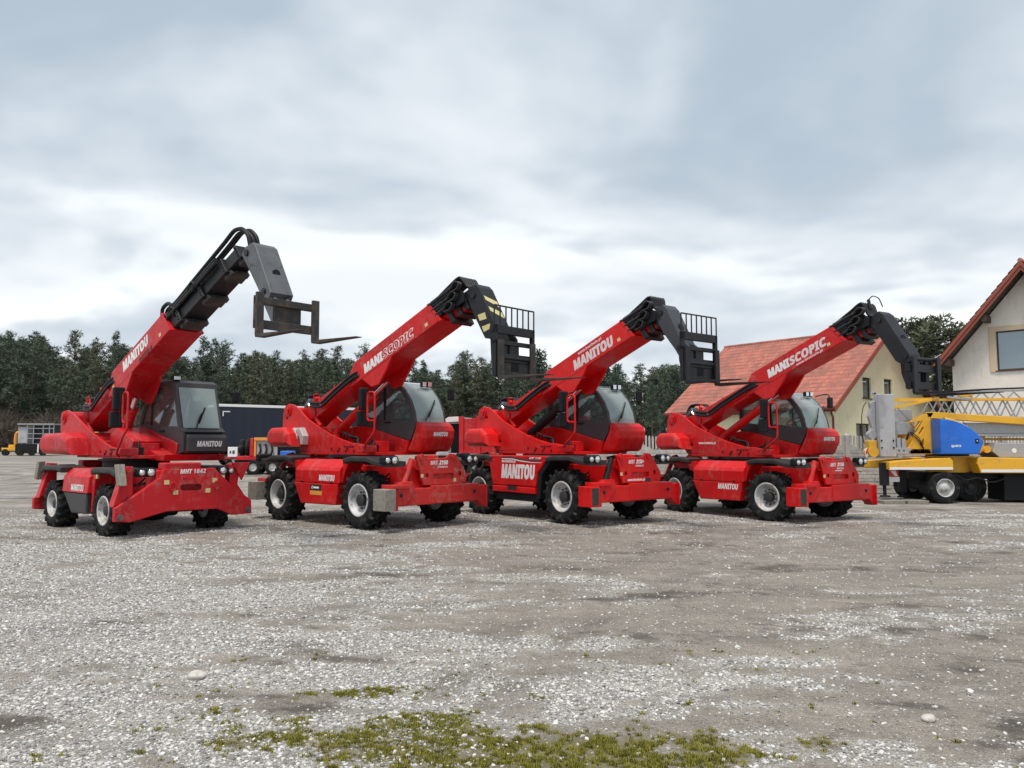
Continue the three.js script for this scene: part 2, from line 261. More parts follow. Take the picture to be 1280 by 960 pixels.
{ // loose stones
  const r = RNG(77), protos = [0, 1, 2].map(s => { const q = RNG(s + 3), g = mergeVertices(new THREE.IcosahedronGeometry(0.5, 0).deleteAttribute('uv').deleteAttribute('normal')), p = g.attributes.position; for (let i = 0; i < p.count; i++) { const k = 0.7 + 0.55 * q(); p.setXYZ(i, p.getX(i) * k * 1.25, p.getY(i) * k * 0.72, p.getZ(i) * k); } const o = g.toNonIndexed(); o.computeVertexNormals(); return o; });
  const mat = S({ color: 0xffffff, roughness: 0.9 }), lists = [[], [], []], col = new THREE.Color();
  const add = (x, d, s) => lists[Math.floor(r() * 3)].push([x, d, s]);
  for (let i = 0; i < 560000; i++) {
    const d = lerp(2.9 ** 0.55, 21 ** 0.55, r()) ** (1 / 0.55), x = (r() * 2 - 1) * (d * 0.70 + 0.5), g = gravelAt(x, d);
    if (r() > 0.05 + 0.75 * g * g || (d < 7 && r() < 0.45 * mossAt(x, d)) || (g > 0.1 && r() < 0.75 * rutAt(x, d))) continue;
    add(x, d, (0.0045 + 0.00055 * d) + (0.020 + 0.0004 * d) * r() ** 3.4 + (r() < 0.004 ? 0.02 : 0));
  }
  const o = new THREE.Object3D();
  const gravel = sub('gravel', scene); gravel.userData.kind = 'stuff'; tag(gravel, 'loose pale grey gravel scattered over the dirt yard', 'gravel');
  lists.forEach((l, q) => {
    const im = new THREE.InstancedMesh(protos[q], mat, l.length); im.name = 'loose_stones'; im.castShadow = im.receiveShadow = true; im.userData.kind = 'stuff';
    l.forEach(([x, d, s], i) => {
      o.position.set(x, gh(x, d) + relief(x, d) + s * 0.12, -d); o.rotation.set((r() - 0.5) * 0.7, r() * 6.28, (r() - 0.5) * 0.7); o.scale.setScalar(s); o.updateMatrix(); im.setMatrixAt(i, o.matrix);
      const t = 0.17 + 0.50 * r() ** 1.3, w = r(); im.setColorAt(i, col.setRGB(t * (0.98 + 0.05 * w), t, t * (1.02 - 0.09 * w)));
    });
    gravel.add(im);
  });
  // single cobbles lying apart from the gravel
  const cob = S({ map: tex(128, (u, v) => { const k = 0.62 + 0.2 * F2(u, v); return [k, k * 0.98, k * 0.95]; }, true, 0.2), roughness: 0.9 });
  const lump = (seed, a, b, c) => { const g = mergeVertices(new THREE.IcosahedronGeometry(0.5, 3).deleteAttribute('uv').deleteAttribute('normal')), p = g.attributes.position; for (let i = 0; i < p.count; i++) { const n = 1 + 0.5 * fbm(p.getX(i) * 1.6 + seed, p.getY(i) * 1.6, p.getZ(i) * 1.6, 3); p.setXYZ(i, p.getX(i) * a * n, p.getY(i) * b * n, p.getZ(i) * c * n); } g.computeVertexNormals(); return g; };
  for (const [x, d, s, l] of [[-2.34, 5.95, 0.11, 'pale cobble lying beside a damp patch of bare dirt'], [2.62, 5.05, 0.075, 'small white cobble on bare brown dirt']]) tag(part('cobble', lump(x, s * 1.2, s * 0.7, s).translate(x, gh(x, d) + relief(x, d) + s * 0.2, -d), cob, scene, true), l, 'stone');
}

{ // moss: low tufts over the damp patches
  const r = RNG(311), pos = [], col = [];
  for (let b = 0; b < 16; b++) { const a = r() * 6.283, q = r() * 0.018, x = Math.cos(a) * q, z = Math.sin(a) * q, h = 0.006 + 0.012 * r(), w = 0.0035, t = r() * 6.283, lx = Math.cos(t) * 0.006, lz = Math.sin(t) * 0.006; pos.push(x - w * Math.sin(t), -0.002, z + w * Math.cos(t), x + w * Math.sin(t), -0.002, z - w * Math.cos(t), x + lx, h, z + lz); const k = 0.6 + 0.7 * r(); for (let i = 0; i < 3; i++) col.push(k, k, k); }
  const g = new THREE.BufferGeometry(); g.setAttribute('position', new THREE.Float32BufferAttribute(pos, 3)); g.setAttribute('color', new THREE.Float32BufferAttribute(col, 3)); g.computeVertexNormals();
  const at = []; for (let i = 0; i < 120000; i++) { const d = 3.8 + 3 * r(), x = (r() * 2 - 1) * 2.8; if (r() < 0.60 * mossAt(x, d) ** 1.4 * sm(-0.2, 0.25, fbm(x * 9, d * 9, 17, 3))) at.push([x, d]); }
  const im = new THREE.InstancedMesh(g, S({ vertexColors: true, roughness: 1 }), at.length), o = new THREE.Object3D(), c = new THREE.Color();
  at.forEach(([x, d], i) => { o.position.set(x, gh(x, d) + relief(x, d), -d); o.rotation.set(0, r() * 6.28, 0); o.scale.setScalar(0.7 + 0.8 * r()); o.updateMatrix(); im.setMatrixAt(i, o.matrix); const t = r(); im.setColorAt(i, c.setRGB(lerp(0.17, 0.27, t), lerp(0.165, 0.25, t), lerp(0.02, 0.045, t))); });
  im.name = 'moss'; im.castShadow = im.receiveShadow = true; tag(im, 'yellow-green moss growing on the damp gravel', 'moss', null, 'stuff'); scene.add(im);
}

// ---- rotating telehandlers
function lathe(pts, seg = 40) { return new THREE.LatheGeometry(pts.map(p => new THREE.Vector2(p[0], p[1])), seg).rotateX(Math.PI / 2); }
function makeWheel(R, w, rimR) {
  const g = new THREE.Group(); g.name = 'wheel';
  const h = w / 2, T = R - 0.035;
  const half = [[rimR - 0.02, h - 0.05], [rimR + 0.02, h - 0.02], [lerp(rimR, T, 0.45), h + 0.005], [T - 0.05, h - 0.005], [T - 0.015, h - 0.03], [T, h - 0.07]];
  const prof = [...half.map(p => [p[0], p[1]]), ...half.slice().reverse().map(p => [p[0], -p[1]])];
  const gs = [lathe(prof.reverse(), 48)], n = 17, r = RNG(5);
  for (let i = 0; i < n; i++) for (const s of [1, -1]) {
    const a = (i + (s > 0 ? 0 : 0.5)) / n * 2 * Math.PI;
    const l = prism([[-0.034, -0.04], [0.034, -0.04], [0.025, 0.036 + r() * 0.004], [-0.025, 0.036]], -h * 0.56, h * 0.56, 0.008, [], 1);
    l.rotateY(s * 0.62); l.translate(0, T, s * h * 0.50); l.rotateZ(a); gs.push(l);
    const b = box(-0.03, 0.03, T - 0.085, T - 0.005, s * (h - 0.045), s * (h + 0.006), 0.01); b.rotateZ(a - 0.13); gs.push(b);
  }
  part('tyre', gs, M.rubber, g);
  const z = h - 0.02;
  part('rim', [lathe([[rimR, z - 0.10], [rimR + 0.012, z], [rimR, z + 0.012], [rimR - 0.035, z + 0.004], [rimR - 0.045, z - 0.05], [rimR - 0.07, z - 0.06], [rimR - 0.085, z - 0.12], [rimR * 0.42, z - 0.15], [0.02, z - 0.15]].reverse(), 40), lathe([[rimR * 0.5, -h + 0.03], [rimR, -h + 0.05], [rimR, z - 0.1]].reverse(), 32)], M.rim, g);
  const hb = [lathe([[0.0, z - 0.03], [rimR * 0.33, z - 0.035], [rimR * 0.36, z - 0.06], [rimR * 0.36, z - 0.15]].reverse(), 20)];
  for (let i = 0; i < 10; i++) { const a = i / 10 * 6.283; hb.push(discZ(Math.cos(a) * rimR * 0.52, Math.sin(a) * rimR * 0.52, z - 0.16, z - 0.10, 0.017, 6)); }
  part('hub', hb, M.hub, g);
  return g;
}
const wheelB = makeWheel(0.59, 0.45, 0.325), wheelA = makeWheel(0.505, 0.42, 0.275);

function headlamps(parent, x, y, z, dir, s = 1) {            // a pod with two round lamps facing along x
  const hl = part('headlight', [box(x - 0.14 * dir, x + 0.03 * dir, y - 0.085, y + 0.09, z - 0.19, z + 0.19, 0.05)], M.black, parent);
  for (const [dz, r] of [[-0.085, 0.078], [0.09, 0.062]]) {
    part('lens', [lathe([[0, 0.035], [r * 0.6, 0.028], [r, 0.0], [r, -0.03]].reverse(), 18).rotateY(dir * Math.PI / 2).translate(x + 0.035 * dir, y, z + dz * s)], M.lamp, hl);
    part('bezel', [new THREE.TorusGeometry(r + 0.004, 0.009, 6, 20).rotateY(Math.PI / 2).translate(x + 0.04 * dir, y, z + dz * s)], M.plastic, hl);
  }
}
function quad(a, b, c, d, t = 0) { const g = new THREE.BufferGeometry(); g.setAttribute('position', new THREE.Float32BufferAttribute([...a, ...b, ...c, ...a, ...c, ...d], 3)); g.computeVertexNormals(); return g; }
// a sheet swept from z0 to z1 along a profile in x,y
function sheet(prof, z0, z1) { const gs = []; for (let i = 0; i + 1 < prof.length; i++) { const [a, b] = [prof[i], prof[i + 1]]; gs.push(quad([a[0], a[1], z1], [b[0], b[1], z1], [b[0], b[1], z0], [a[0], a[1], z0])); } const m = mergeVertices(mergeGeometries(gs.map(g => { g.deleteAttribute('normal'); return g; })), 1e-4); m.computeVertexNormals(); return m; }
function hollow(prof, t, z0, z1, b = 0.006) {                 // bent plate of thickness t below an open profile
  const n = prof.map((p, i) => { const a = prof[Math.max(0, i - 1)], c = prof[Math.min(prof.length - 1, i + 1)], l = Math.hypot(c[0] - a[0], c[1] - a[1]); return [p[0] + (c[1] - a[1]) / l * t, p[1] - (c[0] - a[0]) / l * t]; });
  return prism([...prof, ...n.reverse()].reverse(), z0, z1, b);
}

const each = (name, geos, mat, parent) => geos.map(g => part(name, g, mat, parent));
function makeMachine(k) {
  const m = thing('rotating_telehandler', k.label, 'telehandler', 'red rotating telehandlers parked in a row', k.x, k.dy - 0.014, -k.d, -k.yaw);
  const B = k.type === 'B', R = k.red, W = B ? wheelB : wheelA, wx = B ? 1.525 : 1.36, wr = B ? 0.59 : 0.505, wz = B ? 1.01 : 0.985;
  for (const sx of [1, -1]) for (const sz of [1, -1]) {
    const w = W.clone(); w.position.set(sx * wx, wr, sz * wz); w.rotation.order = 'YXZ';
    w.rotation.y = (sz < 0 ? Math.PI : 0) + (sx > 0 ? (k.steer || 0) : -(k.steer || 0)); w.rotation.z = k.d * 3 + sx + sz * 2; m.add(w);
  }
  // -- chassis
  const fx = B ? 2.3 : 2.12;
  const ch = part('chassis', [box(-fx, fx, 0.62, 1.28, -0.52, 0.52, 0.03), box(-0.75, 0.75, 0.42, 1.22, -0.9, 0.72, 0.03), box(-0.75, 0.62, 0.5, 1.2, -1.15, -0.9, 0.03)], R, m);
  part('axle', [cyl([wx, wr, -0.8], [wx, wr, 0.8], 0.11), box(wx - 0.16, wx + 0.16, wr - 0.17, wr + 0.17, -0.25, 0.25, 0.08)], M.black, ch);
  part('axle', [cyl([-wx, wr, -0.8], [-wx, wr, 0.8], 0.11), box(-wx - 0.16, -wx + 0.16, wr - 0.17, wr + 0.17, -0.25, 0.25, 0.08)], M.black, ch);
  // side panels
  const panels = k.panel;
  if (panels === 'flat') {
    const pts = [[-1.16, 1.46], [1.10, 1.46], [0.70, 1.06], [0.64, 0.76], [-0.97, 0.76], [-1.05, 1.05]];
    const sp = part('side_panel', [prism(pts, 0.72, 1.21, 0.025), prism([[-0.97, 0.745], [0.64, 0.745], [0.63, 0.60], [-0.95, 0.60]], 0.72, 1.225, 0.02)], R, m);
    part('skirt', prism([[-0.95, 0.59], [0.66, 0.59], [0.74, 0.42], [-0.88, 0.42]], 0.6, 1.17, 0.02), M.black, sp);
    part('wheel_arch', [prism([[0.72, 1.05], [1.12, 1.45], [1.2, 1.4], [0.84, 1.02], [0.78, 0.5], [0.68, 0.5]], 0.55, 1.2, 0.01)], M.black, sp);
    part('vent_panel', box(-1.0, -0.78, 0.86, 1.36, 1.19, 1.216, 0.01), R, sp);
    part('sticker', box(-0.36, -0.02, 0.66, 0.75, 1.2, 1.2285), M.blackText, sp);
    letters('MANITOU', 1.25, 0.34, M.white, sp, [-0.62, 0.92, 1.211], [1, 0, 0], [0, 1, 0], { fat: 0.06 });
    letters(URL_TEXT, 0.52, 0.085, M.white, sp, [-0.60, 1.275, 1.211], [1, 0, 0], [0, 1, 0], { fat: 0.02, slant: 0.05 });
    const sw = (y, t) => [[-0.6, y + 0.05 + t], [-0.2, y + 0.05 + t], [0.1, y + 0.01 + t], [0.5, y - 0.02 + t * 0.7], [0.86, y - 0.02 + t * 0.5], [0.86, y - 0.02], [0.5, y - 0.025], [0.1, y], [-0.2, y + 0.04], [-0.6, y + 0.04]].reverse();
    part('stripe', prism(sw(1.335, 0.03).map(p => [p[0], p[1] + 0.018]), 1.2, 1.2135, 0), M.jibGrey, sp);
    part('stripe', prism(sw(1.328, 0.016), 1.2, 1.2135, 0), M.white, sp);
    part('badge', prism([[0.28, 1.425], [0.86, 1.42], [0.86, 1.385], [0.6, 1.38], [0.42, 1.395]].reverse(), 1.2, 1.2135, 0), M.blackText, sp);
    letters('MRT 2150', 0.42, 0.042, M.white, sp, [0.43, 1.386, 1.2137], [1, 0, 0], [0, 1, 0], { fat: 0.02 });
  } else if (B) {
    const slope = [[0.72, 1.40], [0.95, 1.40], [1.16, 1.24], [1.205, 1.16], [1.205, 0.905], [0.72, 0.905]];
    const up = part('side_panel', [prismX(slope, -0.84, 0.84, 0.02), prism([[-1.02, 1.36], [-0.84, 1.38], [-0.84, 0.91], [-0.88, 0.91]].reverse(), 0.72, 1.12, 0.02), prism([[0.84, 1.40], [1.10, 1.40], [0.9, 1.12], [0.84, 0.91]].reverse(), 0.72, 1.12, 0.02)], R, m);
    part('side_panel', prism([[-0.87, 0.89], [0.80, 0.89], [0.72, 0.45], [-0.60, 0.43]].reverse(), 0.72, 1.21, 0.025), R, m);
    part('vent_panel', box(-0.74, -0.46, 0.98, 1.16, 1.19, 1.211, 0.01), R, up);
    each('latch', [-0.55, 0.55].map(x => box(x - 0.03, x + 0.03, 0.90, 0.93, 1.2, 1.222, 0.006)), M.black, up);
    each('hinge', [-0.6, 0, 0.6].map(x => cyl([x - 0.07, 1.402, 0.80], [x + 0.07, 1.402, 0.80], 0.016, 0.016, 8)), M.black, up);
    if (k.no === 2) {
      letters('MANITOU', 0.58, 0.13, M.white, up, [0.10, 0.945, 1.206], [1, 0, 0], [0, 1, 0]);
      const st = part('sticker', box(-0.22, 0.20, 0.73, 0.86, 1.2, 1.216), M.blackText, up);
      part('sticker', box(-0.22, 0.22, 0.635, 0.725, 1.2, 1.2155), M.orange, up);
      part('sticker_print', [box(-0.09, 0.12, 0.775, 0.815, 1.2, 1.2175), new THREE.TorusGeometry(0.028, 0.006, 4, 14).translate(-0.13, 0.795, 1.2165)], M.white, st);
    } else letters('MANITOU', 0.66, 0.14, M.white, up, [0.02, 0.71, 1.211], [1, 0, 0], [0, 1, 0]);
  } else {
    const up = part('side_panel', [prismX([[0.72, 1.28], [0.98, 1.28], [1.14, 1.12], [1.17, 0.80], [0.72, 0.80]], -0.84, 0.52, 0.02), prism([[0.52, 1.26], [0.86, 1.27], [0.66, 1.06], [0.54, 0.42], [0.50, 0.42]].reverse(), 0.72, 1.08, 0.015)], R, m);
    part('step_box', prism([[-0.78, 0.785], [0.46, 0.785], [0.46, 0.39], [-0.32, 0.37]].reverse(), 0.72, 1.16, 0.03), M.cabGrey, up);
    letters('MANITOU', 0.66, 0.135, M.white, up, [-0.34, 0.83, 1.166], [1, 0, 0], [0, 1, 0]);
    part('warning_sticker', box(0.70, 0.78, 1.10, 1.18, 1.05, 1.0825), M.yellowMark, up);
  }
  // mudguards
  for (const s of [1, -1]) for (const sz of [1, -1]) {
    const pr = B ? [[0.98, 1.43], [1.25, 1.475], [1.80, 1.475], [2.08, 1.40], [2.42, 1.385]] : [[0.80, 1.29], [1.0, 1.33], [1.75, 1.33], [2.02, 1.26]];
    const pp = pr.map(p => [p[0] * s, p[1]]); if (s > 0) { /* left to right */ } else pp.reverse();
    part('mudguard', [hollow(pp, 0.11, sz > 0 ? 0.70 : -1.24, sz > 0 ? 1.24 : -0.70, 0.03)], M.plastic, m);
    const hx = B ? 2.42 * s : 2.06 * s;
    headlamps(m, hx, B ? 1.41 : 1.24, B ? 1.11 * sz : sz > 0 ? 0.69 : -0.95, s, sz);
  }
  // stabilisers and front plates
  const BR = k.beamRed || R;
  for (const s of [1, -1]) {
    const X = (a, b) => s > 0 ? [a, b] : [-b, -a];
    if (B) {
      const st = part('stabiliser', [box(...X(2.26, 2.50), 0.50, 0.84, -1.20, 1.0, 0.02), box(...X(2.24, 2.52), 0.52, 0.88, -1.26, 0.10, 0.015), box(...X(2.2, 2.56), 0.84, 0.93, 0.72, 1.16, 0.02), prismX([[0.55, 0.83], [0.62, 0.98], [0.90, 0.98], [1.02, 0.80], [1.02, 0.52], [0.8, 0.52]], ...X(2.28, 2.53), 0.01)], BR, m);
      part('foot_bracket', box(...X(2.25, 2.53), 0.42, 0.83, 0.98, 1.10, 0.015), BR, st);
      part('foot_pad', box(...X(2.23, 2.60), 0.43, 0.85, 1.10, 1.38, 0.015), k.pad || BR, st);
      if (!k.pad) part('wear_plate', box(...X(2.58, 2.606), 0.47, 0.82, 1.14, 1.34, 0.004), M.rust, st);
      part('foot_pad', [prismX([[-1.24, 0.84], [-1.46, 0.84], [-1.46, 0.36], [-1.24, 0.50]], ...X(2.26, 2.50), 0.012), box(...X(2.22, 2.56), 0.37, 0.85, -1.47, -1.435, 0.004)], BR, st);
      each('bolt', [cyl([s * 2.49, 0.72, 0.92], [s * 2.555, 0.72, 0.92], 0.035, 0.035, 8), cyl([s * 2.49, 0.72, -1.1], [s * 2.55, 0.72, -1.1], 0.035, 0.035, 8)], M.steel, st);
      const cy = part('stabiliser_cylinder', cyl([s * 2.34, 1.42, 0.50], [s * 2.38, 0.94, 0.74], 0.062, 0.062, 14), k.no === 3 ? M.black : BR, m);
      part('rod', cyl([s * 2.38, 0.96, 0.73], [s * 2.395, 0.78, 0.82], 0.035), M.chrome, cy);
      const slot = roundRect(-0.56, 0.03, 1.0, 1.13, 0.03), o1 = roundRect(0.14, 0.24, 1.04, 1.15, 0.045), o2 = roundRect(-0.78, -0.68, 1.04, 1.17, 0.045);
      const fp = part('end_plate', [prismX([[0.48, 1.49], [0.30, 1.53], [0.18, 1.44], [-0.34, 1.44], [-0.46, 1.53], [-0.62, 1.51], [-0.94, 1.10], [-0.92, 0.89], [0.27, 0.89]], ...X(2.40, 2.46), 0.01, [slot, o1, o2]), box(...X(2.1, 2.41), 1.2, 1.40, -0.7, 0.4, 0.02), box(...X(2.15, 2.40), 1.36, 1.50, -0.18, -0.04, 0.02)], BR, m);
      part('recess', box(...X(2.30, 2.40), 0.98, 1.18, -0.8, 0.26), k.beamRed ? M.redWorn : M.red, fp);
      each('boss', [[0.36, 1.45], [-0.52, 1.46], [-0.82, 0.97]].map(([z, y]) => cyl([s * 2.45, y, z], [s * 2.49, y, z], 0.055, 0.05, 14)), BR, fp);
      each('warning_sticker', [box(...X(2.45, 2.464), 1.05, 1.12, 0.29, 0.35), ...(k.no === 2 ? [box(...X(2.45, 2.464), 0.94, 1.01, -0.62, -0.55)] : [])], M.yellowMark, fp);
      if (s > 0) {
        const rt = [0, 0, -1], up = [0, 1, 0];
        letters('MRT', 0.2, 0.085, M.pinkWhite, fp, [2.461, 1.30, 0.10], rt, up, { fat: 0.01 });
        letters(k.no === 3 ? '2150+' : '2150', 0.25, 0.09, M.white, fp, [2.461, 1.30, -0.14], rt, up);
        letters('PRIVILEGE', 0.26, 0.04, M.pinkWhite, fp, [2.461, 1.235, -0.12], rt, up, { fat: 0 });
        if (k.no === 3) { letters(URL_TEXT, 0.55, 0.07, M.white, fp, [2.461, 0.912, 0.14], rt, up, { fat: 0.02, slant: 0.05 }); part('sticker', box(2.45, 2.464, 0.905, 0.985, -0.60, -0.43), M.blackText, fp); }
        if (k.no === 4) letters(URL_TEXT, 0.25, 0.035, M.white, fp, [2.461, 1.185, -0.06], rt, up, { fat: 0, slant: 0.05 });
      }
    } else {
      const x0 = 2.10, x1 = 2.22;
      const outline = [[0.42, 1.30], [-0.62, 1.30], [-0.74, 1.18], [-1.04, 0.90], [-1.44, 0.62], [-1.46, 0.34], [-1.04, 0.33], [-0.70, 0.48], [0.34, 0.49], [1.02, 0.33], [1.30, 0.36], [1.30, 0.60], [0.92, 0.84], [0.48, 1.14]];
      const slot = roundRect(-0.36, 0.10, 0.86, 1.01, 0.06);
      const fp = part('end_plate', [prismX(outline, ...X(x0, x1), 0.014, [slot]), box(...X(1.9, 2.2), 1.28, 1.42, -0.34, 0.40, 0.03)], R, m);
      part('recess', box(...X(2.02, 2.12), 0.82, 1.04, -0.45, 0.2), M.redWorn, fp);
      part('grille', Array.from({ length: 6 }, (_, i) => box(...X(2.198, 2.203), 1.295 + i * 0.018, 1.305 + i * 0.018, -0.28, 0.34)), M.redWorn, fp);
      each('bolt', [[1.20, 0.43], [-1.36, 0.42]].map(([z, y]) => cyl([s * 2.2, y, z], [s * 2.245, y, z], 0.06, 0.055, 14)), M.bareGrey, fp);
      each('warning_sticker', [[0.36, 1.05], [0.18, 0.85], [-0.62, 1.06], [-0.48, 0.86]].map(([z, y]) => box(...X(2.21, 2.224), y - 0.045, y + 0.04, z - 0.05, z + 0.05)), M.yellowMark, fp);
      each('hook', [[0.24, 0.96], [-0.66, 0.96]].map(([z, y]) => new THREE.TorusGeometry(0.06, 0.014, 6, 14).scale(1, 1.3, 0.7).rotateY(Math.PI / 2).translate(s * 2.235, y, z)), R, fp);
      each('boss', [[0.0, 1.13], [-0.2, 1.13]].map(([z, y]) => cyl([s * 2.21, y, z], [s * 2.25, y, z], 0.035, 0.03, 10)), M.redWorn, fp);
      if (s > 0) { letters('MHT', 0.24, 0.085, M.white, fp, [2.222, 1.205, 0.10], [0, 0, -1], [0, 1, 0]); letters('1842', 0.27, 0.085, M.pinkWhite, fp, [2.222, 1.205, -0.16], [0, 0, -1], [0, 1, 0], { fat: 0.01 }); }
      for (const sz of [1, -1]) {
        const Z = (a, b) => sz > 0 ? [a, b] : [-b, -a];
        const leg = part('outrigger_leg', [prismX((sz > 0 ? [[0.94, 1.36], [1.10, 1.37], [1.12, 1.2], [1.28, 0.62], [1.06, 0.72], [0.93, 0.82]] : [[-1.02, 0.9], [-1.02, 1.36], [-1.12, 1.40], [-1.26, 1.38], [-1.20, 0.95], [-1.42, 0.64], [-1.3, 0.6]]), ...X(1.86, 2.08), 0.012)], R, m);
        part('foot_pad', sz > 0 ? prism([[2.0, 1.40], [2.16, 1.41], [2.30, 1.02], [2.14, 1.00]].map(p => [p[0] * s, p[1]]), 1.13, 1.26, 0.01) : prismX([[-1.04, 1.40], [-1.44, 1.40], [-1.26, 1.03]], ...X(2.09, 2.14), 0.008), sz > 0 ? M.wood : R, leg);
        part('boss', cyl([s * 2.07, 1.30, sz * 1.03], [s * 2.12, 1.30, sz * 1.03], 0.06, 0.06, 12), R, leg);
      }
    }
  }
  // -- turret
  part('turntable', [cyl([0, 1.24, 0], [0, 1.50, 0], 0.66, 0.66, 32), cyl([0, 1.44, 0], [0, 1.475, 0], 0.74, 0.74, 36)], M.black, m);
  const ox = B ? 0 : -0.28, oy = B ? 0 : -0.09, zp = B ? 0.52 : 0.58;            // the older machine's turret sits a little lower and further back
  const tr = part('turret_deck', [box(-1.75, B ? 1.2 : 1.15, 1.49, 1.56, -1.18, zp, 0.01), box(-1.9 + ox, -0.7, 1.56, 1.95 + oy, -0.5, zp - 0.08, 0.03)], R, m);
  const plate = B ? [[-2.56, 2.12], [-2.55, 2.48], [-2.48, 2.64], [-2.30, 2.71], [-2.06, 2.67], [-1.86, 2.57], [-1.5, 2.34], [-1.0, 2.13], [-0.5, 1.95], [-0.1, 1.84], [0.3, 1.755], [0.62, 1.735], [1.15, 1.655], [1.13, 1.535], [-1.75, 1.565], [-1.9, 1.70], [-2.3, 1.75]]
    : [[-2.84, 2.08], [-2.86, 2.42], [-2.72, 2.54], [-2.48, 2.57], [-2.2, 2.50], [-1.9, 2.39], [-0.9, 2.01], [-0.3, 1.83], [0.1, 1.725], [0.85, 1.65], [1.15, 1.57], [1.1, 1.50], [-1.70, 1.50], [-1.85, 1.60], [-2.5, 1.70]];
  const holes = k.no === 3 ? [arc(-2.36, 2.42, 0.045, 0, 6.1, 10), arc(-2.16, 2.42, 0.045, 0, 6.1, 10)] : [arc(-2.36 + ox, 2.36 + oy, 0.03, 0, 6.1, 10)];
  holes.push(arc(-1.58, 1.80, 0.045, 0, 6.1, 10));
  const px = B ? -2.31 : -2.62, py = B ? 2.54 : 2.41;
  for (const [z0, z1] of [[zp - 0.055, zp], [-0.44, -0.385]]) {
    const sp = part('turret_side_plate', prism(plate.slice().reverse(), z0, z1, 0.012, holes), R, m);
    if (z1 > 0) {
      part('pin_boss', [discZ(px, py, z1 - 0.01, z1 + 0.03, 0.135, 26), discZ(px, py, z1 + 0.02, z1 + 0.055, 0.075, 20), box(px - 0.03, px + 0.10, py + 0.01, py + 0.06, z1 + 0.05, z1 + 0.065, 0.005)], R, sp);
      part('handle', tube([[-1.62, 1.86, z1 + 0.01], [-1.60, 1.90, z1 + 0.04], [-1.55, 1.97, z1 + 0.04], [-1.53, 2.0, z1 + 0.005]], 0.012, 12, 6), R, sp);
      if (k.no === 4) letters(URL_TEXT, 0.62, 0.085, M.white, sp, [-1.32, 1.80, z1 + 0.001], [1, 0, 0], [0, 1, 0], { fat: 0.02, slant: 0.05 });
      if (k.no === 2) for (const dx of [0, 0.25]) part('support_pad', prism([[-1.98 + dx, 2.06], [-1.80 + dx, 2.12], [-1.64 + dx, 1.92], [-1.66 + dx, 1.72], [-1.76 + dx, 1.72], [-1.80 + dx, 1.88]].reverse(), z1 + 0.002, z1 + 0.16, 0.01), M.alu, sp);
    }
  }
  const tl = B ? [[-2.66, 1.88], [-2.62, 2.02], [-2.50, 2.12], [-1.92, 2.13], [-1.70, 1.98], [-1.58, 1.68], [-2.46, 1.66], [-2.62, 1.74]] : [[-3.04, 1.78], [-2.99, 1.94], [-2.88, 2.02], [-1.70, 2.04], [-1.22, 1.92], [-1.10, 1.54], [-2.86, 1.56], [-3.0, 1.64]];
  part('counterweight', [prism(tl.slice().reverse(), -0.95, B ? 0.93 : 0.98, 0.13, [], 5)], R, m);
  // -- cab: lower body, nose, frame, panes
  const z0 = -1.20, z1 = -0.28;
  const cab = part('cab', [prism([[-0.95, 1.56], [-0.95, 2.1], [-0.55, 2.17], [-0.1, 2.12], [1.33, 1.795], [1.24, 1.54]].reverse(), z0 + 0.02, z1 + 0.03, 0.02)], R, m);
  const roofY = B ? 3.13 : 3.12;
  const curve = B ? [[0.40, 3.15], [0.66, 3.15], [0.90, 3.10], [1.12, 2.95], [1.32, 2.72], [1.45, 2.46], [1.51, 2.21]] : [[0.95, 3.12], [1.06, 3.06], [1.10, 2.98], [1.38, 2.12]];
  const pillar = [...curve, ...(B ? [[1.50, 2.06], [1.34, 1.80]] : [[1.5, 2.02], [1.50, 1.62], [1.26, 1.56]])];
  const bodyTop = B ? [[-0.62, 2.20], [-0.60, 2.9], [-0.45, 3.10]] : [[-0.70, 2.06], [-0.44, 2.55], [-0.20, 2.95], [-0.04, 3.09]];
  const doorLow = B ? [[0.4, 2.0]] : [[0.75, 1.62], [0.4, 1.86]];
  const win = B ? [[-0.50, 2.40], [-0.48, 2.88], [-0.36, 3.02], [0.42, 3.07], [0.64, 3.06], [0.84, 3.01], [1.04, 2.86], [1.22, 2.65], [1.34, 2.42], [1.39, 2.235], [0.42, 2.28]] : [[-0.48, 2.22], [-0.32, 2.54], [-0.08, 2.93], [0.06, 3.0], [0.90, 3.0], [1.0, 2.92], [1.22, 2.15], [0.4, 2.17]];
  const side = [...bodyTop, ...pillar, ...doorLow];
  for (const [a, b] of [[z1 - 0.055, z1], [z0, z0 + 0.055]]) {
    const fr = part('door_frame', prism(side.slice().reverse(), a, b, 0.014, [win.slice().reverse()]), M.cabGrey, cab);
    const zi = (a + b) / 2;
    part('side_window', prism(win.map(p => [p[0], p[1]]).reverse(), zi - 0.003, zi + 0.003, 0), M.glassDark, cab);
    part('window_post', prism(B ? [[0.40, 2.27], [0.44, 2.27], [0.44, 3.07], [0.38, 3.07]] : [[-0.06, 2.16], [-0.02, 2.16], [0.02, 2.98], [-0.02, 2.98]], a + 0.005, b - 0.005, 0.004), M.black, cab);
    if (b > z0 + 0.1) part('door_handle', box(0.46, 0.66, B ? 2.20 : 2.04, B ? 2.235 : 2.08, b - 0.005, b + 0.03, 0.012), M.black, fr);
  }
  const ws = B ? curve : curve.slice(2);
  part('windscreen', sheet(ws, z0 + 0.06, z1 - 0.06), M.glassGlare, cab);
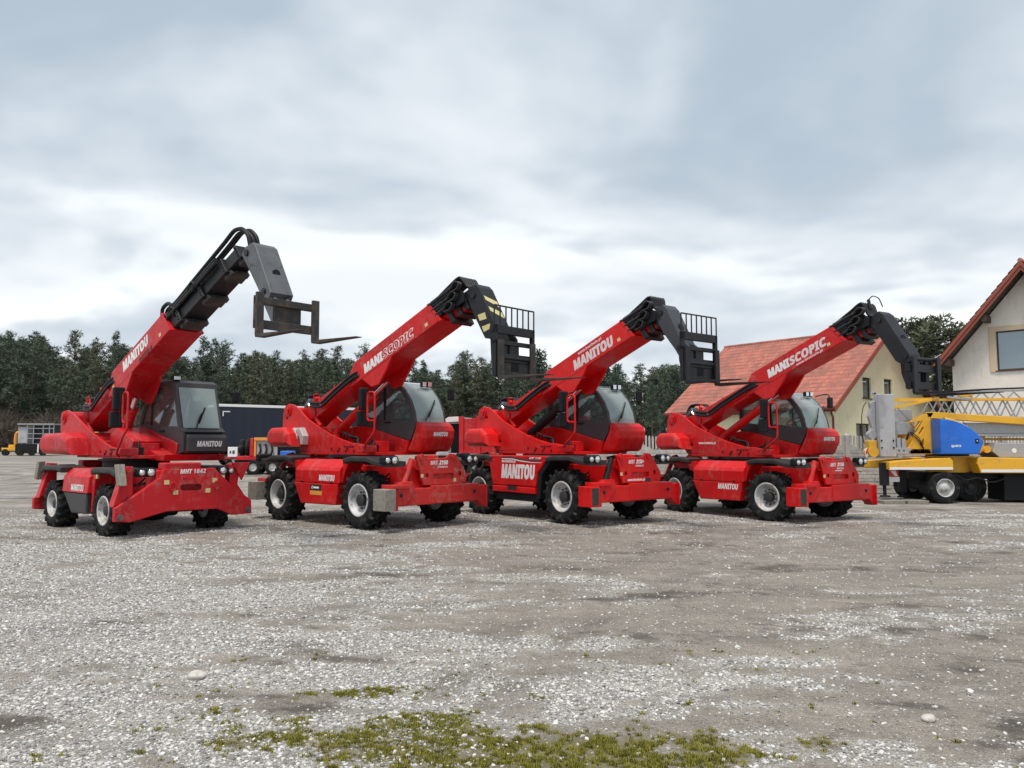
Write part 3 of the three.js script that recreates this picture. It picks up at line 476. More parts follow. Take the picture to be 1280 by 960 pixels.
  each('screen_frame', B ? [box(1.46, 1.53, 2.16, 2.215, z0 + 0.05, z1 - 0.05, 0.01), prism([[0.38, 3.17], [0.52, 3.17], [0.52, 3.13], [0.38, 3.13]].reverse(), z0, z1, 0.01)] : [prism([[-0.02, 3.05], [0.95, 3.08], [1.06, 3.02], [1.10, 2.97], [1.08, 3.08], [0.96, 3.14], [0.0, 3.12]], z0, z1, 0.015), prism([[1.40, 2.12], [1.36, 2.05], [1.46, 2.0], [1.51, 2.04]].reverse(), z0, z1, 0.012)], M.cabGrey, cab);
  each('rear_wall', [box(-0.62, -0.56, 2.1, 2.3, z0 + 0.05, z1 - 0.05, 0.01), prism(B ? [[-0.6, 3.0], [-0.45, 3.11], [0.40, 3.15], [0.40, 3.10], [-0.4, 3.05]].reverse() : [[-0.18, 2.92], [0.0, 3.06], [0.06, 3.0], [-0.1, 2.88]].reverse(), z0 + 0.05, z1 - 0.05, 0.01)], M.cabGrey, cab);
  part('rear_window', B ? box(-0.60, -0.594, 2.3, 3.0, z0 + 0.05, z1 - 0.05) : sheet([[-0.58, 2.3], [-0.40, 2.55], [-0.16, 2.93]], z0 + 0.05, z1 - 0.05), M.glassDark, cab);
  // interior
  part('floor', box(-0.55, 1.3, 1.85, 1.9, z0 + 0.06, z1 - 0.06), M.black, cab);
  part('seat', [box(-0.05, 0.45, 2.08, 2.2, -0.98, -0.50, 0.05), prism([[-0.16, 2.12], [0.0, 2.12], [-0.10, 2.78], [-0.22, 2.78]], -0.96, -0.52, 0.04), box(-0.24, -0.12, 2.78, 2.96, -0.86, -0.62, 0.04), box(0, 0.4, 1.9, 2.1, -0.9, -0.6, 0.02)], M.seat, cab);
  part('steering_wheel', [new THREE.TorusGeometry(0.19, 0.016, 8, 24).rotateX(Math.PI / 2).rotateZ(0.5).translate(0.80, 2.40, -0.74), cyl([0.80, 2.40, -0.74], [1.05, 1.95, -0.74], 0.03)], M.black, cab);
  part('dashboard', prism([[1.0, 1.9], [1.36, 1.9], [1.44, 2.12], [1.05, 2.08]].reverse(), z0 + 0.1, z1 - 0.1, 0.03), M.seat, cab);
  // nose
  if (B) {
    const ns = part('nose', [prism([[1.22, 1.56], [1.36, 1.80], [1.50, 2.06], [1.51, 2.20], [1.62, 2.21], [1.74, 2.13], [1.80, 2.02], [1.79, 1.86], [1.66, 1.60], [1.60, 1.56]].reverse(), z0 - 0.02, z1 + 0.01, 0.07, [], 4)], R, cab);
    if (k.no !== 3) letters('MANITOU', 0.42, 0.095, M.white, ns, [1.802, 1.90, -0.56], [0, 0, -1], [0, 1, 0]);
    else part('crease', box(1.785, 1.80, 1.885, 1.90, -1.05, -0.45, 0.005), R, ns);
  } else {
    const ns = part('nose', prism([[1.30, 1.60], [1.42, 2.0], [1.56, 1.98], [1.60, 1.92], [1.60, 1.64], [1.52, 1.585], [1.36, 1.58]].reverse(), z0, z1 - 0.05, 0.035, [], 3), M.cabGrey, cab);
    letters('MANITOU', 0.55, 0.12, M.white, ns, [1.601, 1.73, -0.53], [0, 0, -1], [0, 1, 0]);
    part('nose_skirt', prism([[0.70, 1.46], [0.70, 1.70], [1.20, 1.57], [1.55, 1.57], [1.45, 1.44]].reverse(), z0, 0.1, 0.02), R, cab);
  }
  // wiper, work lamp, far mirror
  part('wiper', B ? [tube([[1.54, 2.24, -0.55], [1.54, 2.34, -0.62], [1.48, 2.52, -0.80]], 0.012, 10, 6), bar([1.535, 2.33, -0.66], [1.36, 2.72, -0.98], 0.02, 0.025)] : [tube([[1.42, 2.10, -0.60], [1.36, 2.3, -0.68], [1.30, 2.45, -0.78]], 0.012, 10, 6), bar([1.375, 2.22, -0.68], [1.25, 2.56, -0.86], 0.02, 0.025)], M.black, cab);
  each('work_lamp', B ? [box(1.02, 1.12, 3.03, 3.15, -1.10, -0.98, 0.02), box(1.02, 1.12, 3.03, 3.15, -0.94, -0.82, 0.02)] : [box(0.95, 1.06, 3.13, 3.22, -0.42, -0.24, 0.02)], M.black, cab);
  each('lamp_glass', B ? [box(1.115, 1.125, 3.04, 3.14, -1.09, -0.99, 0.004), box(1.115, 1.125, 3.04, 3.14, -0.93, -0.83, 0.004)] : [box(1.055, 1.065, 3.14, 3.21, -0.40, -0.26, 0.004)], M.lamp, cab);
  const mr = part('mirror_arm', tube(B ? [[1.08, 3.02, -1.2], [1.2, 3.08, -1.36], [1.26, 3.08, -1.50], [1.27, 2.98, -1.56]] : [[1.12, 2.82, -1.2], [1.22, 2.90, -1.3], [1.24, 2.92, -1.42], [1.24, 2.86, -1.48]], 0.014, 16, 6), M.black, cab);
  part('mirror_head', box(1.23, 1.30, B ? 2.74 : 2.70, B ? 3.02 : 2.94, -1.65, -1.47, 0.03), M.black, mr);
  if (k.no === 3) {
    part('roof_guard', [bar([0.2, 3.20, z1], [0.98, 3.16, z1], 0.03, 0.04), bar([0.2, 3.20, z0], [0.98, 3.16, z0], 0.03, 0.04), ...Array.from({ length: 9 }, (_, i) => bar([0.25 + i * 0.085, 3.195 - i * 0.004, z0], [0.25 + i * 0.085, 3.195 - i * 0.004, z1], 0.03, 0.015))], M.black, cab);
  }
  // -- near-side rail and mirror
  const rl = part('guard_rail', tube(B ? [[1.02, 1.60, 0.72], [1.30, 1.75, 0.86], [1.62, 1.92, 0.95], [1.68, 2.05, 0.95], [1.68, 2.70, 0.95], [1.66, 2.78, 0.95], [1.60, 2.80, 0.95], [1.46, 2.79, 0.95], [1.44, 2.70, 0.95], [1.44, 2.30, 0.95], [1.47, 2.22, 0.95], [1.62, 2.21, 0.95], [1.68, 2.2, 0.95]] : [[0.95, 1.53, 0.75], [1.10, 1.62, 0.86], [1.50, 1.92, 0.92], [1.66, 2.05, 0.92], [1.68, 2.15, 0.92], [1.68, 2.70, 0.92], [1.64, 2.78, 0.92], [1.50, 2.78, 0.92], [1.45, 2.70, 0.92], [1.45, 2.28, 0.92], [1.50, 2.20, 0.92], [1.66, 2.19, 0.92]], 0.021, 70, 8), R, m);
  part('mirror', [box(1.26, 1.36, 2.44, 2.90, 0.84, 1.06, 0.03), box(1.24, 1.34, 2.10, 2.42, 0.86, 1.10, 0.03), cyl([1.40, 2.2, 0.95], [1.40, 2.82, 0.95], 0.014), cyl([1.40, 2.6, 0.95], [1.46, 2.6, 0.95], 0.012), cyl([1.40, 2.3, 0.95], [1.46, 2.3, 0.95], 0.012)], M.black, rl);
  part('rail_foot', [box(0.9, 1.12, 1.545, 1.70, 0.44, 0.80, 0.02)], R, rl);
  part('control_box', [box(0.62, 0.86, 1.56, 1.80, -0.1, 0.25, 0.02), box(0.3, 0.55, 1.56, 1.70, 0.0, 0.4, 0.02), ...(B ? [] : [prism([[-0.55, 2.0], [-0.2, 2.14], [0.55, 1.90], [0.62, 1.84], [0.55, 1.52], [-0.55, 1.52]].reverse(), -0.26, 0.36, 0.02)])], R, m);
  part('hydraulic_block', [box(0.70, 0.98, 1.56, 1.72, 0.28, 0.42, 0.01), tube([[0.7, 1.66, 0.3], [0.6, 1.78, 0.2], [0.3, 1.7, 0.1]], 0.02), tube([[0.9, 1.7, 0.36], [0.8, 1.84, 0.3], [0.5, 1.7, 0.2], [0.1, 1.62, 0.1]], 0.018)], M.black, m);

  each('deck_bolt', [-0.2, 0.1, 0.4, 0.7].map(x => cyl([x, 1.555, zp + 0.005], [x, 1.60, zp + 0.005], 0.022, 0.022, 6)), M.black, tr);
  each('plate_bolt', [[-0.45, 1.63], [-0.15, 1.63], [0.15, 1.63]].map(([x, y]) => discZ(x, y, zp - 0.01, zp + 0.016, 0.028, 8)), M.steel, tr);
  part('vent_slots', [0, 1, 2, 3].map(i => box(0.02 + i * 0.10, 0.09 + i * 0.10, 1.655, 1.69, zp - 0.01, zp + 0.004)), M.black, tr).userData.kind = 'stuff';
  each('chassis_hose', [0, 1].map(i => tube([[0.95, 1.2 - i * 0.06, 0.5], [1.15, 1.05 - i * 0.1, 0.62], [1.45, 0.98, 0.6], [1.7, 1.12 - i * 0.1, 0.55]], 0.018, 18, 6)), M.hose, ch);
  each('turret_hose', [0, 1, 2].map(i => tube([[-0.7 + i * 0.1, 1.75, 0.1], [-0.45 + i * 0.12, 2.0 - i * 0.05, 0.25], [-0.1 + i * 0.1, 1.86, 0.2], [0.2, 1.62, 0.1 + i * 0.1]], 0.02, 18, 6)), M.hose, tr);

  // -- boom, in a frame of its own: u along it, v across, origin at the pivot
  const th = k.theta, Pv = k.pivot, uv = (u, v) => { const [a, b] = rot2(u, v, th); return [Pv[0] + a, Pv[1] + b]; }, U3 = (u, v, z) => [...uv(u, v), z], P2 = a => a.map(p => uv(p[0], p[1]));
  const zb = 0.08, hw = 0.34, L = k.len, ct = k.ct, cb = k.cb, cr = k.rear;           // cover: top, bottom, rear start
  const lo = B ? (k.no === 3 ? 0 : k.no === 4 ? -0.35 : -0.1) : -0.45;
  const dir = [Math.cos(th), Math.sin(th), 0], perp = [-Math.sin(th), Math.cos(th), 0];
  const boom = part('boom', [prism(P2([[0.05, -0.28], [0.30, -0.50], [0.62, cb - 0.05], [cr + 0.3, cb], [cr + 0.3, ct - 0.16], [0.5, ct - 0.16], [0.12, -0.02]]), zb - 0.27, zb + 0.27, 0.012), prism(P2([[cr - 0.06, cb], [L + 0.22, cb], [L, ct], [cr + 0.30, ct], [cr - 0.02, ct - 0.22]]), zb - hw, zb + hw, 0.02), discZ(Pv[0], Pv[1], -0.38, zp - 0.06, 0.13, 20), prism(P2([[cr + 0.5 + lo, cb + 0.02], [cr + 0.75 + lo, cb - 0.30], [cr + 1.0 + lo, cb - 0.36], [cr + 1.35 + lo, cb - 0.18], [cr + 1.65 + lo, cb + 0.02]]), zb + hw - 0.06, zb + hw - 0.005, 0.01), prism(P2([[cr + 0.5 + lo, cb + 0.02], [cr + 0.75 + lo, cb - 0.30], [cr + 1.0 + lo, cb - 0.36], [cr + 1.35 + lo, cb - 0.18], [cr + 1.65 + lo, cb + 0.02]]), zb - hw + 0.005, zb - hw + 0.06, 0.01)], R, m);
  part('end_collar', prism(P2([[L + 0.02, ct + 0.012], [L + 0.24, cb - 0.012], [L + 0.17, cb - 0.012], [L - 0.05, ct + 0.012]]), zb - hw - 0.008, zb + hw + 0.008, 0.006), R, boom);
  part('boom_disc', discZ(...uv(0.62, -0.28), zb + 0.26, zb + 0.30, 0.15, 24), R, boom);
  // hose tray and hoses beside the rear arm
  each('hose', [[0.0, 0.02], [-0.05, 0.045], [0.05, 0.03]].map(([dv, dz], i) => tube([U3(0.55, 0.02 + dv, zb + 0.2), U3(0.75, -0.12 + dv, zb + 0.31 + dz), U3(1.15, -0.30 + dv, zb + 0.32 + dz), U3(1.7, -0.26 + dv, zb + 0.33 + dz), U3(cr + 0.2, -0.22 + dv, zb + 0.32 + dz), U3(cr + 0.6, -0.30 + dv, zb + 0.2)], 0.030, 30, 8)), M.hose, boom);
  each('hose_loop', [0, 0.07, 0.14].map(dz => tube([U3(0.95, -0.1, zb - 0.1 + dz), U3(0.72, 0.16, zb - 0.12 + dz), U3(0.34, 0.30, zb - 0.1 + dz), U3(0.16, 0.16, zb - 0.05 + dz), U3(0.18, -0.05, zb + dz)], 0.026, 26, 8)), M.hose, boom);
  part('hose_clamp', [box(-0.11, 0.11, -0.05, 0.05, -0.12, 0.12, 0.01).rotateZ(th + 0.35).translate(...U3(0.36, 0.10, zb + 0.06))], M.bareGrey, boom);
  each('bracket', [bar(U3(1.12, -0.40, zb + 0.36), U3(1.14, -0.08, zb + 0.36), 0.025, 0.04), bar(U3(1.75, -0.36, zb + 0.36), U3(1.78, -0.10, zb + 0.36), 0.025, 0.03), tube([U3(0.85, -0.1, zb + 0.3), U3(0.9, 0.06, zb + 0.33), U3(1.05, 0.02, zb + 0.3)], 0.016, 12, 6), bar(U3(0.7, ct - 0.14, zb + 0.22), U3(0.86, ct - 0.06, zb + 0.22), 0.08, 0.06)], R, boom);
  // lift cylinder
  const ca = B ? [-0.86, 1.98, zb + 0.02] : [-0.55, 1.86, zb], cbp = U3(cr + 0.98 + lo, cb - 0.24, zb + 0.02);
  const mid = V(ca).lerp(V(cbp), 0.72).toArray();
  const lc = part('lift_cylinder', [cyl(ca, mid, 0.105, 0.105, 18), cyl(V(ca).lerp(V(cbp), 0.70).toArray(), V(ca).lerp(V(cbp), 0.735).toArray(), 0.12, 0.12, 18)], k.no === 3 ? M.black : R, m);
  part('rod', cyl(mid, cbp, 0.055, 0.055, 14), M.chrome, lc);
  const tc = part('tilt_cylinder', cyl(B ? [-1.7, 2.62, 0.30] : [-1.95, 2.34, 0.32], B ? [-1.2, 2.15, 0.32] : [-1.55, 1.96, 0.34], 0.06), R, m);
  part('rod', cyl(B ? [-1.78, 2.70, 0.30] : [-2.05, 2.44, 0.32], B ? [-1.70, 2.62, 0.30] : [-1.95, 2.34, 0.32], 0.035), M.chrome, tc);

  // telescopic sections
  const ex = k.tele;                                          // ends of the inner sections along u
  let a0 = L - 0.3;
  ex.forEach((e, i) => {
    const s = 0.045 * (i + 1), t = ct - 0.03 - s * (B ? 0.9 : 0.7), b = cb + 0.03 + s * (B ? 0.1 : 0.25), w = hw - 0.05 - s * (B ? 1 : 0.6);
    const bb = B ? cb - 0.14 + i * 0.05 : b;
    const sec = part('boom_section', [prism(P2([[a0, b], [e + 0.10, b], [e - 0.04, t], [a0, t]]), zb - w, zb + w, 0.015)], B && i < 2 ? R : M.steel, boom);
    part('flange', [prism(P2([[e + 0.02, bb - 0.04], [e + 0.13, bb - 0.03], [e + 0.03, t + 0.02], [e - 0.06, t + 0.02]]), zb - w - 0.03, zb + w + 0.03, 0.01), ...Array.from({ length: 5 }, (_, q) => discZ(...uv(e + 0.05 - q * 0.012, lerp(b, t, (q + 0.5) / 5)), zb + w + 0.02, zb + w + 0.045, 0.018, 6))], M.steel, sec);
    part('wear_pad', [prism(P2([[e - 0.08, b - 0.10], [e + 0.22, b - 0.10], [e + 0.16, b + 0.01], [e - 0.08, b + 0.01]]), zb - w * 0.8, zb + w * 0.8, 0.01)], B ? (i < 2 ? R : M.steel) : M.rust, sec);
    a0 = e - 0.25;
  });
  const tip = ex[ex.length - 1];
  if (B) {
    part('pipe_plate', prism(P2([[L + 0.12, cb + 0.10], [tip - 0.02, cb + 0.06], [tip + 0.05, cb + 0.2], [tip - 0.1, ct - 0.04], [L - 0.05, ct - 0.03]]), zb + hw - 0.10, zb + hw - 0.07, 0.004), M.black, boom);
    const runs = [[ct - 0.03, tip - 0.10], [ct - 0.17, tip - 0.26], [ct - 0.31, tip - 0.42]];
    runs.forEach(([v, e], i) => {
      part('hydraulic_pipe', [tube([U3(L - 0.03 + 0.22 * (ct - v) / (ct - cb), v, zb + hw - 0.03), U3(e - 0.25, v, zb + hw - 0.03), U3(e - 0.04, v + 0.01, zb + hw - 0.02)], 0.045, 14, 10), cyl(U3(L - 0.03 + 0.22 * (ct - v + 0.06) / (ct - cb), v - 0.06, zb + hw - 0.02), U3(e - 0.2, v - 0.06, zb + hw - 0.02), 0.022, 0.022, 8)], M.steel, boom);
      each('hose_end', [0, 1, 2].map(q => tube([U3(e - 0.14, v - 0.02, zb + hw - 0.06 + q * 0.035), U3(e + 0.04, v + 0.06, zb + hw - 0.06 + q * 0.035), U3(e + 0.14, v - 0.02, zb + hw - 0.07 + q * 0.035), U3(e + 0.05, v - 0.10, zb + hw - 0.06 + q * 0.035), U3(e - 0.12, v - 0.08, zb + hw - 0.06 + q * 0.035)], 0.019, 20, 6)), M.plastic, boom);
      part('pipe_sleeve', cyl(U3(L + 0.05 + i * 0.08, v + 0.03, zb + hw - 0.05), U3(L + 0.30 + i * 0.05, v + 0.03, zb + hw - 0.05), 0.04, 0.04, 10), M.bareGrey, boom);
    });
    const j = k.jib, tp = j.prof[1];
    each('hose', [-0.24, -0.16, -0.08, 0, 0.08, 0.16].map(z => tube([U3(L - 0.05, ct + 0.02, zb + z + 0.05), U3(L + 0.5, ct + 0.10, zb + z + 0.05), U3(tip - 0.05, ct + 0.16, zb + z), [tp[0] - 0.12, tp[1] + 0.04, zb + z * 0.8], [tp[0] + 0.06, tp[1] - 0.04, zb + z * 0.7]], 0.032, 26, 8)), M.hose, boom);
  } else {
    each('hydraulic_pipe', [[0.0, 0.10], [-0.05, 0.02], [0.0, -0.06]].map(([dv, z]) => tube([U3(L - 0.25, ct + 0.02 + dv, zb + z + 0.12), U3(L - 0.15, ct + 0.22 + dv, zb + z + 0.12), U3(L + 0.10, ct + 0.20 + dv, zb + z + 0.12), U3(L + 0.32, ct + 0.05 + dv, zb + z + 0.12), U3(L + 1.2, ct + 0.07 + dv, zb + z + 0.12), U3(tip - 0.3, ct + 0.10 + dv, zb + z + 0.12), U3(tip + 0.08, ct + 0.14 + dv, zb + z + 0.1), U3(tip + 0.30, ct + 0.04 + dv, zb + z + 0.08), U3(tip + 0.40, ct - 0.16 + dv, zb + z + 0.06), U3(tip + 0.36, ct - 0.42 + dv, zb + z + 0.04)], 0.038, 60, 8)), M.hose, boom);
    each('hydraulic_pipe', [[-0.08, 0.28], [-0.15, 0.29]].map(([dv, z]) => cyl(U3(L, ct + dv, zb + z), U3(tip - 0.55, ct + dv, zb + z), 0.036, 0.036, 10)), M.steel, boom);
    for (const [u, v] of [[L + 0.05, cb + 0.34], [ex[0] - 0.1, ct - 0.14], [ex[1] - 0.12, ct - 0.10]]) each('hose_end', [0, 1, 2].map(q => tube([U3(u - 0.18, v + 0.0, zb + 0.22 + q * 0.04), U3(u, v + 0.08, zb + 0.24 + q * 0.04), U3(u + 0.12, v - 0.02, zb + 0.24 + q * 0.04), U3(u - 0.02, v - 0.10, zb + 0.22 + q * 0.04)], 0.022, 18, 6)), M.steel, boom);
  }
  each('weld_seam', [0.9, 1.9].map(f => bar(U3(cr + f, ct - 0.02, zb + hw + 0.001), U3(cr + f + 0.2, cb + 0.02, zb + hw + 0.001), 0.008, 0.012)).slice(k.no === 1 ? 1 : 2), R, boom);
  each('warning_sticker', [[cr + 0.2, cb + 0.10], [L - 0.25, cb + 0.08]].map(([u, v]) => prism(P2([[u, v], [u + 0.09, v], [u + 0.09, v + 0.07], [u, v + 0.07]]), zb + hw - 0.004, zb + hw + 0.002, 0)), M.yellowMark, boom);
  // lettering on the boom
  const cz = zb + hw + 0.001;
  const put = (s, w, h, mat, u, v, o) => letters(s, w, h, mat, boom, U3(u, v, cz), dir, perp, o);
  if (k.no === 1) { put('MANITOU', 1.28, 0.23, M.white, cr + 0.82, ct - 0.30, { fat: 0.06 }); put('ROTO 4', 0.62, 0.10, M.blackText, cr + 1.60, ct - 0.47, { fat: 0, slant: 0.1 }); }
  if (k.no === 3) { put('MANITOU', 1.36, 0.24, M.pinkWhite, cr + 1.22, ct - 0.41, { fat: 0.06 }); put(URL_TEXT, 0.80, 0.085, M.pinkWhite, cr + 1.46, ct - 0.14, { fat: 0.02, slant: 0.05 }); }
  if (k.no === 2 || k.no === 4) {
    const u0 = cr + (k.no === 2 ? 0.55 : 0.74), vv = ct - (k.no === 2 ? 0.42 : 0.36), hh = 0.21;
    put('MANI', 0.72, hh, M.white, u0, vv, { fat: 0.07 });
    put('SCOPIC', 1.14, hh, k.no === 2 ? M.white : M.pinkWhite, u0 + 0.70, vv, { fat: k.no === 2 ? 0.09 : 0.05, slant: 0.2 });
    if (k.no === 2) letters('SCOPIC', 1.09, hh * 0.86, R, boom, U3(u0 + 0.722, vv + 0.014, cz), dir, perp, { fat: 0, slant: 0.2, raise: 0.002, lift: 0.0045 });
    if (k.no === 4) put(URL_TEXT, 0.80, 0.075, M.pinkWhite, u0 + 0.86, vv - 0.095, { fat: 0.02, slant: 0.05 });
  }
  // -- jib and fork carriage
  const j = k.jib, jm = B ? (k.no === 3 ? M.jibGrey : M.steel) : M.bareGrey, jw = j.w || 0.2;
  const jb = part('jib', [prism(j.prof.slice().reverse(), zb - jw, zb + jw, 0.012, j.holes || [])], jm, boom);
  each('jib_pin', [discZ(...j.pin, zb - jw - 0.03, zb + jw + 0.03, 0.06, 16), discZ(...j.pin2, zb - jw - 0.03, zb + jw + 0.03, 0.05, 16)], M.steel, jb);
  for (const q of j.slots || []) part('painted_hole', cyl(q[0], q[1], 0.075, 0.075, 18), M.black, jb);  // flat black disc, paints the shade inside an open hole
  if (k.no === 2) each('hazard_mark', [...j.marks.map(p => prism(p, zb + jw - 0.004, zb + jw + 0.003, 0)), ...j.fmarks], M.yellowMark, jb);
  const c = j.car, cm = B ? M.steel : M.rust, fw = c.w, X = c.x;
  const zc = zb + (c.dz || 0);
  const cg = sub('fork_carriage', m);
  part('carriage_frame', B && k.no < 4 ? [box(X - 0.08, X, c.top - 0.16, c.top, zc - fw, zc + fw, 0.01), box(X - 0.08, X, c.top - 0.36, c.top - 0.28, zc - fw, zc + fw, 0.01), box(X - 0.08, X, c.bot + 0.28, c.bot + 0.42, zc - fw + 0.02, zc + fw - 0.02, 0.01), box(X - 0.08, X, c.bot, c.top, zc - fw, zc - fw + 0.08, 0.01), box(X - 0.08, X, c.bot, c.top, zc + fw - 0.08, zc + fw, 0.01), box(X - 0.12, X - 0.02, c.bot + 0.1, c.top - 0.3, zc - 0.12, zc + 0.12, 0.01), cyl([X + 0.0, c.bot + 0.36, zc - fw + 0.06], [X + 0.0, c.bot + 0.36, zc + fw - 0.06], 0.035), box(X - 0.09, X - 0.01, c.top - 0.62, c.top - 0.52, zc - fw + 0.1, zc + fw - 0.1, 0.01)] :
    k.no === 4 ? [box(X - 0.10, X, c.top - 0.30, c.top - 0.14, zc - fw, zc + fw, 0.01), box(X - 0.10, X, c.bot + 0.05, c.bot + 0.20, zc - fw, zc + fw, 0.01), cyl([X - 0.04, c.top - 0.02, zc - fw * 0.8], [X - 0.04, c.top - 0.02, zc + fw * 0.8], 0.04), box(X - 0.12, X - 0.04, c.bot, c.top, zc - 0.2, zc - 0.1, 0.01), box(X - 0.12, X - 0.04, c.bot, c.top, zc + 0.1, zc + 0.2, 0.01)]
      : [box(X - 0.10, X, c.top - 0.14, c.top - 0.02, zc - fw, zc + fw, 0.01), box(X - 0.10, X, c.bot, c.bot + 0.14, zc - fw, zc + fw, 0.01), box(X - 0.10, X - 0.01, c.bot, c.top, zc - fw, zc - fw + 0.10, 0.01), box(X - 0.10, X - 0.01, c.bot, c.top, zc + fw - 0.10, zc + fw, 0.01), box(X - 0.14, X - 0.06, c.bot + 0.1, c.top - 0.1, zc - 0.28, zc + 0.22, 0.01)], cm, cg);
  if (B && k.no < 4) part('carriage_plate', box(X - 0.10, X - 0.02, c.bot, c.bot + 0.30, zc - fw + 0.085, zc + fw - 0.085, 0.01), k.no === 2 ? M.rust : M.steel, cg);
  each('bracket', [prism(j.arm, zb - 0.15, zb - 0.09, 0.008), prism(j.arm, zb + 0.09, zb + 0.15, 0.008)], jm, cg);
  if (c.guard) part('load_guard', [bar([X - 0.03, c.top + 0.36, zc - fw], [X - 0.03, c.top + 0.36, zc + fw], 0.025, 0.025), ...Array.from({ length: 8 }, (_, i) => bar([X - 0.03, c.top - 0.02, lerp(zc - fw, zc + fw, i / 7)], [X - 0.03, c.top + 0.36, lerp(zc - fw, zc + fw, i / 7)], 0.02, 0.02))], cm, cg);
  for (const fz of c.forks) {
    const fl = c.fl, f0 = c.fb;
    part('fork', [prism([[X + 0.005, c.ft], [X + 0.06, c.ft], [X + 0.065, f0 + 0.05], [X + 0.3, f0 + 0.045], [X + fl, f0 + 0.012], [X + fl, f0], [X + 0.1, f0 - 0.012], [X + 0.02, f0], [X + 0.005, f0 + 0.05]].reverse(), zc + fz - 0.065, zc + fz + 0.065, 0.006)], k.no === 1 || k.no === 2 ? M.rust : M.steel, cg);
  }
  if (k.no === 4) part('aerial', [cyl(U3(tip, ct, zb), U3(tip + 0.04, ct + 0.22, zb), 0.035), tube([U3(tip + 0.03, ct + 0.21, zb), U3(tip + 0.16, ct + 0.24, zb), U3(tip + 0.27, ct + 0.12, zb), U3(tip + 0.28, ct - 0.1, zb)], 0.012, 14, 6)], M.steel, boom);
  return m;
}
const URL_TEXT = 'www.bestbulo.pl';
const D = Math.PI / 180;

makeMachine({ no: 1, type: 'A', x: -8.082, d: 16.89, yaw: 0.7244, dy: -0.020, red: M.redWorn, theta: 23.7 * D, pivot: [-2.62, 2.41], len: 4.9, ct: -0.02, cb: -0.50, rear: 2.1, tele: [5.35, 6.25, 7.1, 7.6],
  label: 'rotating telehandler with pale bare-metal jib, square grey cab nose and wide angled red front plate',
  jib: { w: 0.22, prof: [[4.68, 5.12], [4.80, 5.24], [5.03, 5.28], [5.12, 5.22], [5.66, 4.32], [5.60, 4.22], [5.38, 4.26], [5.22, 4.47]], pin: [4.86, 5.12], pin2: [5.46, 4.36], slots: [[[5.36, 4.70, 0.06], [5.437, 4.707, 0.06]]], arm: [[5.25, 4.5], [5.5, 4.38], [5.78, 4.12], [5.78, 3.76], [5.6, 3.8], [5.3, 4.2]],
    car: { x: 5.87, w: 0.60, top: 4.20, bot: 3.66, forks: [0.56, -0.50], fl: 1.25, fb: 3.50, ft: 4.24 } } });
makeMachine({ no: 2, type: 'B', x: -3.416, d: 17.882, yaw: 0.7460, dy: 0.035, red: M.red, beamRed: M.redFaded, pad: M.wood, theta: 22 * D, pivot: [-2.2, 2.5], len: 5.33, ct: 0.08, cb: -0.40, rear: 2.35, tele: [5.72, 5.92, 6.10, 6.24],
  label: 'rotating telehandler with yellow marks on its jib, grey turret pads and faded front beam',
  jib: { prof: [[3.66, 4.66], [3.76, 4.80], [3.94, 4.84], [4.03, 4.76], [4.46, 4.00], [4.46, 3.80], [4.40, 3.72], [4.20, 3.75], [3.93, 4.18]], pin: [3.88, 4.62], pin2: [4.40, 3.92], marks: [[[4.01, 4.22], [4.20, 4.25], [4.25, 4.12], [4.06, 4.10]], [[4.12, 3.98], [4.34, 4.02], [4.34, 3.92], [4.18, 3.87]]].map(a => a.slice().reverse()),
    fmarks: [0.22, 0.52].map(t => { const a = [4.03, 4.76], b = [4.46, 4.00], p = q => [lerp(a[0], b[0], q) + 0.004, lerp(a[1], b[1], q) + 0.002]; const [x0, y0] = p(t), [x1, y1] = p(t + 0.12), [x2, y2] = p(t + 0.28); return quad([x0, y0, 0.24], [x1, y1, 0.24], [x2, y2, -0.08], [x1, y1, -0.08]); }),
    arm: [[4.28, 3.95], [4.52, 3.98], [4.74, 3.7], [4.74, 3.02], [4.42, 3.05], [4.32, 3.3]], car: { x: 4.82, w: 0.55, top: 3.92, bot: 2.96, guard: true, forks: [0.44, -0.44], fl: 1.25, fb: 2.92, ft: 3.64 } } });
makeMachine({ no: 3, type: 'B', x: 1.08, d: 18.979, yaw: 0.9034, dy: 0.037, red: M.redFresh, panel: 'flat', theta: 20.7 * D, pivot: [-2.2, 2.5], len: 5.14, ct: 0.08, cb: -0.40, rear: 2.2, tele: [5.52, 5.70, 5.86, 5.98],
  label: 'rotating telehandler with large white letters on a flat side panel and black lift cylinder',
  jib: { prof: [[3.40, 4.38], [3.48, 4.54], [3.64, 4.60], [3.74, 4.50], [4.14, 3.74], [4.16, 3.48], [4.06, 3.46], [3.94, 3.64], [3.66, 3.98], [3.50, 4.24]], pin: [3.58, 4.44], pin2: [4.06, 3.66], slots: [[[3.88, 4.08, 0.08], [3.957, 4.123, 0.08]]],
    arm: [[3.98, 3.68], [4.18, 3.74], [4.36, 3.6], [4.36, 3.02], [4.10, 3.08], [4.0, 3.4]], car: { x: 4.43, w: 0.55, top: 3.93, bot: 2.96, guard: true, forks: [0.46, -0.46], fl: 1.25, fb: 2.90, ft: 3.62 } } });
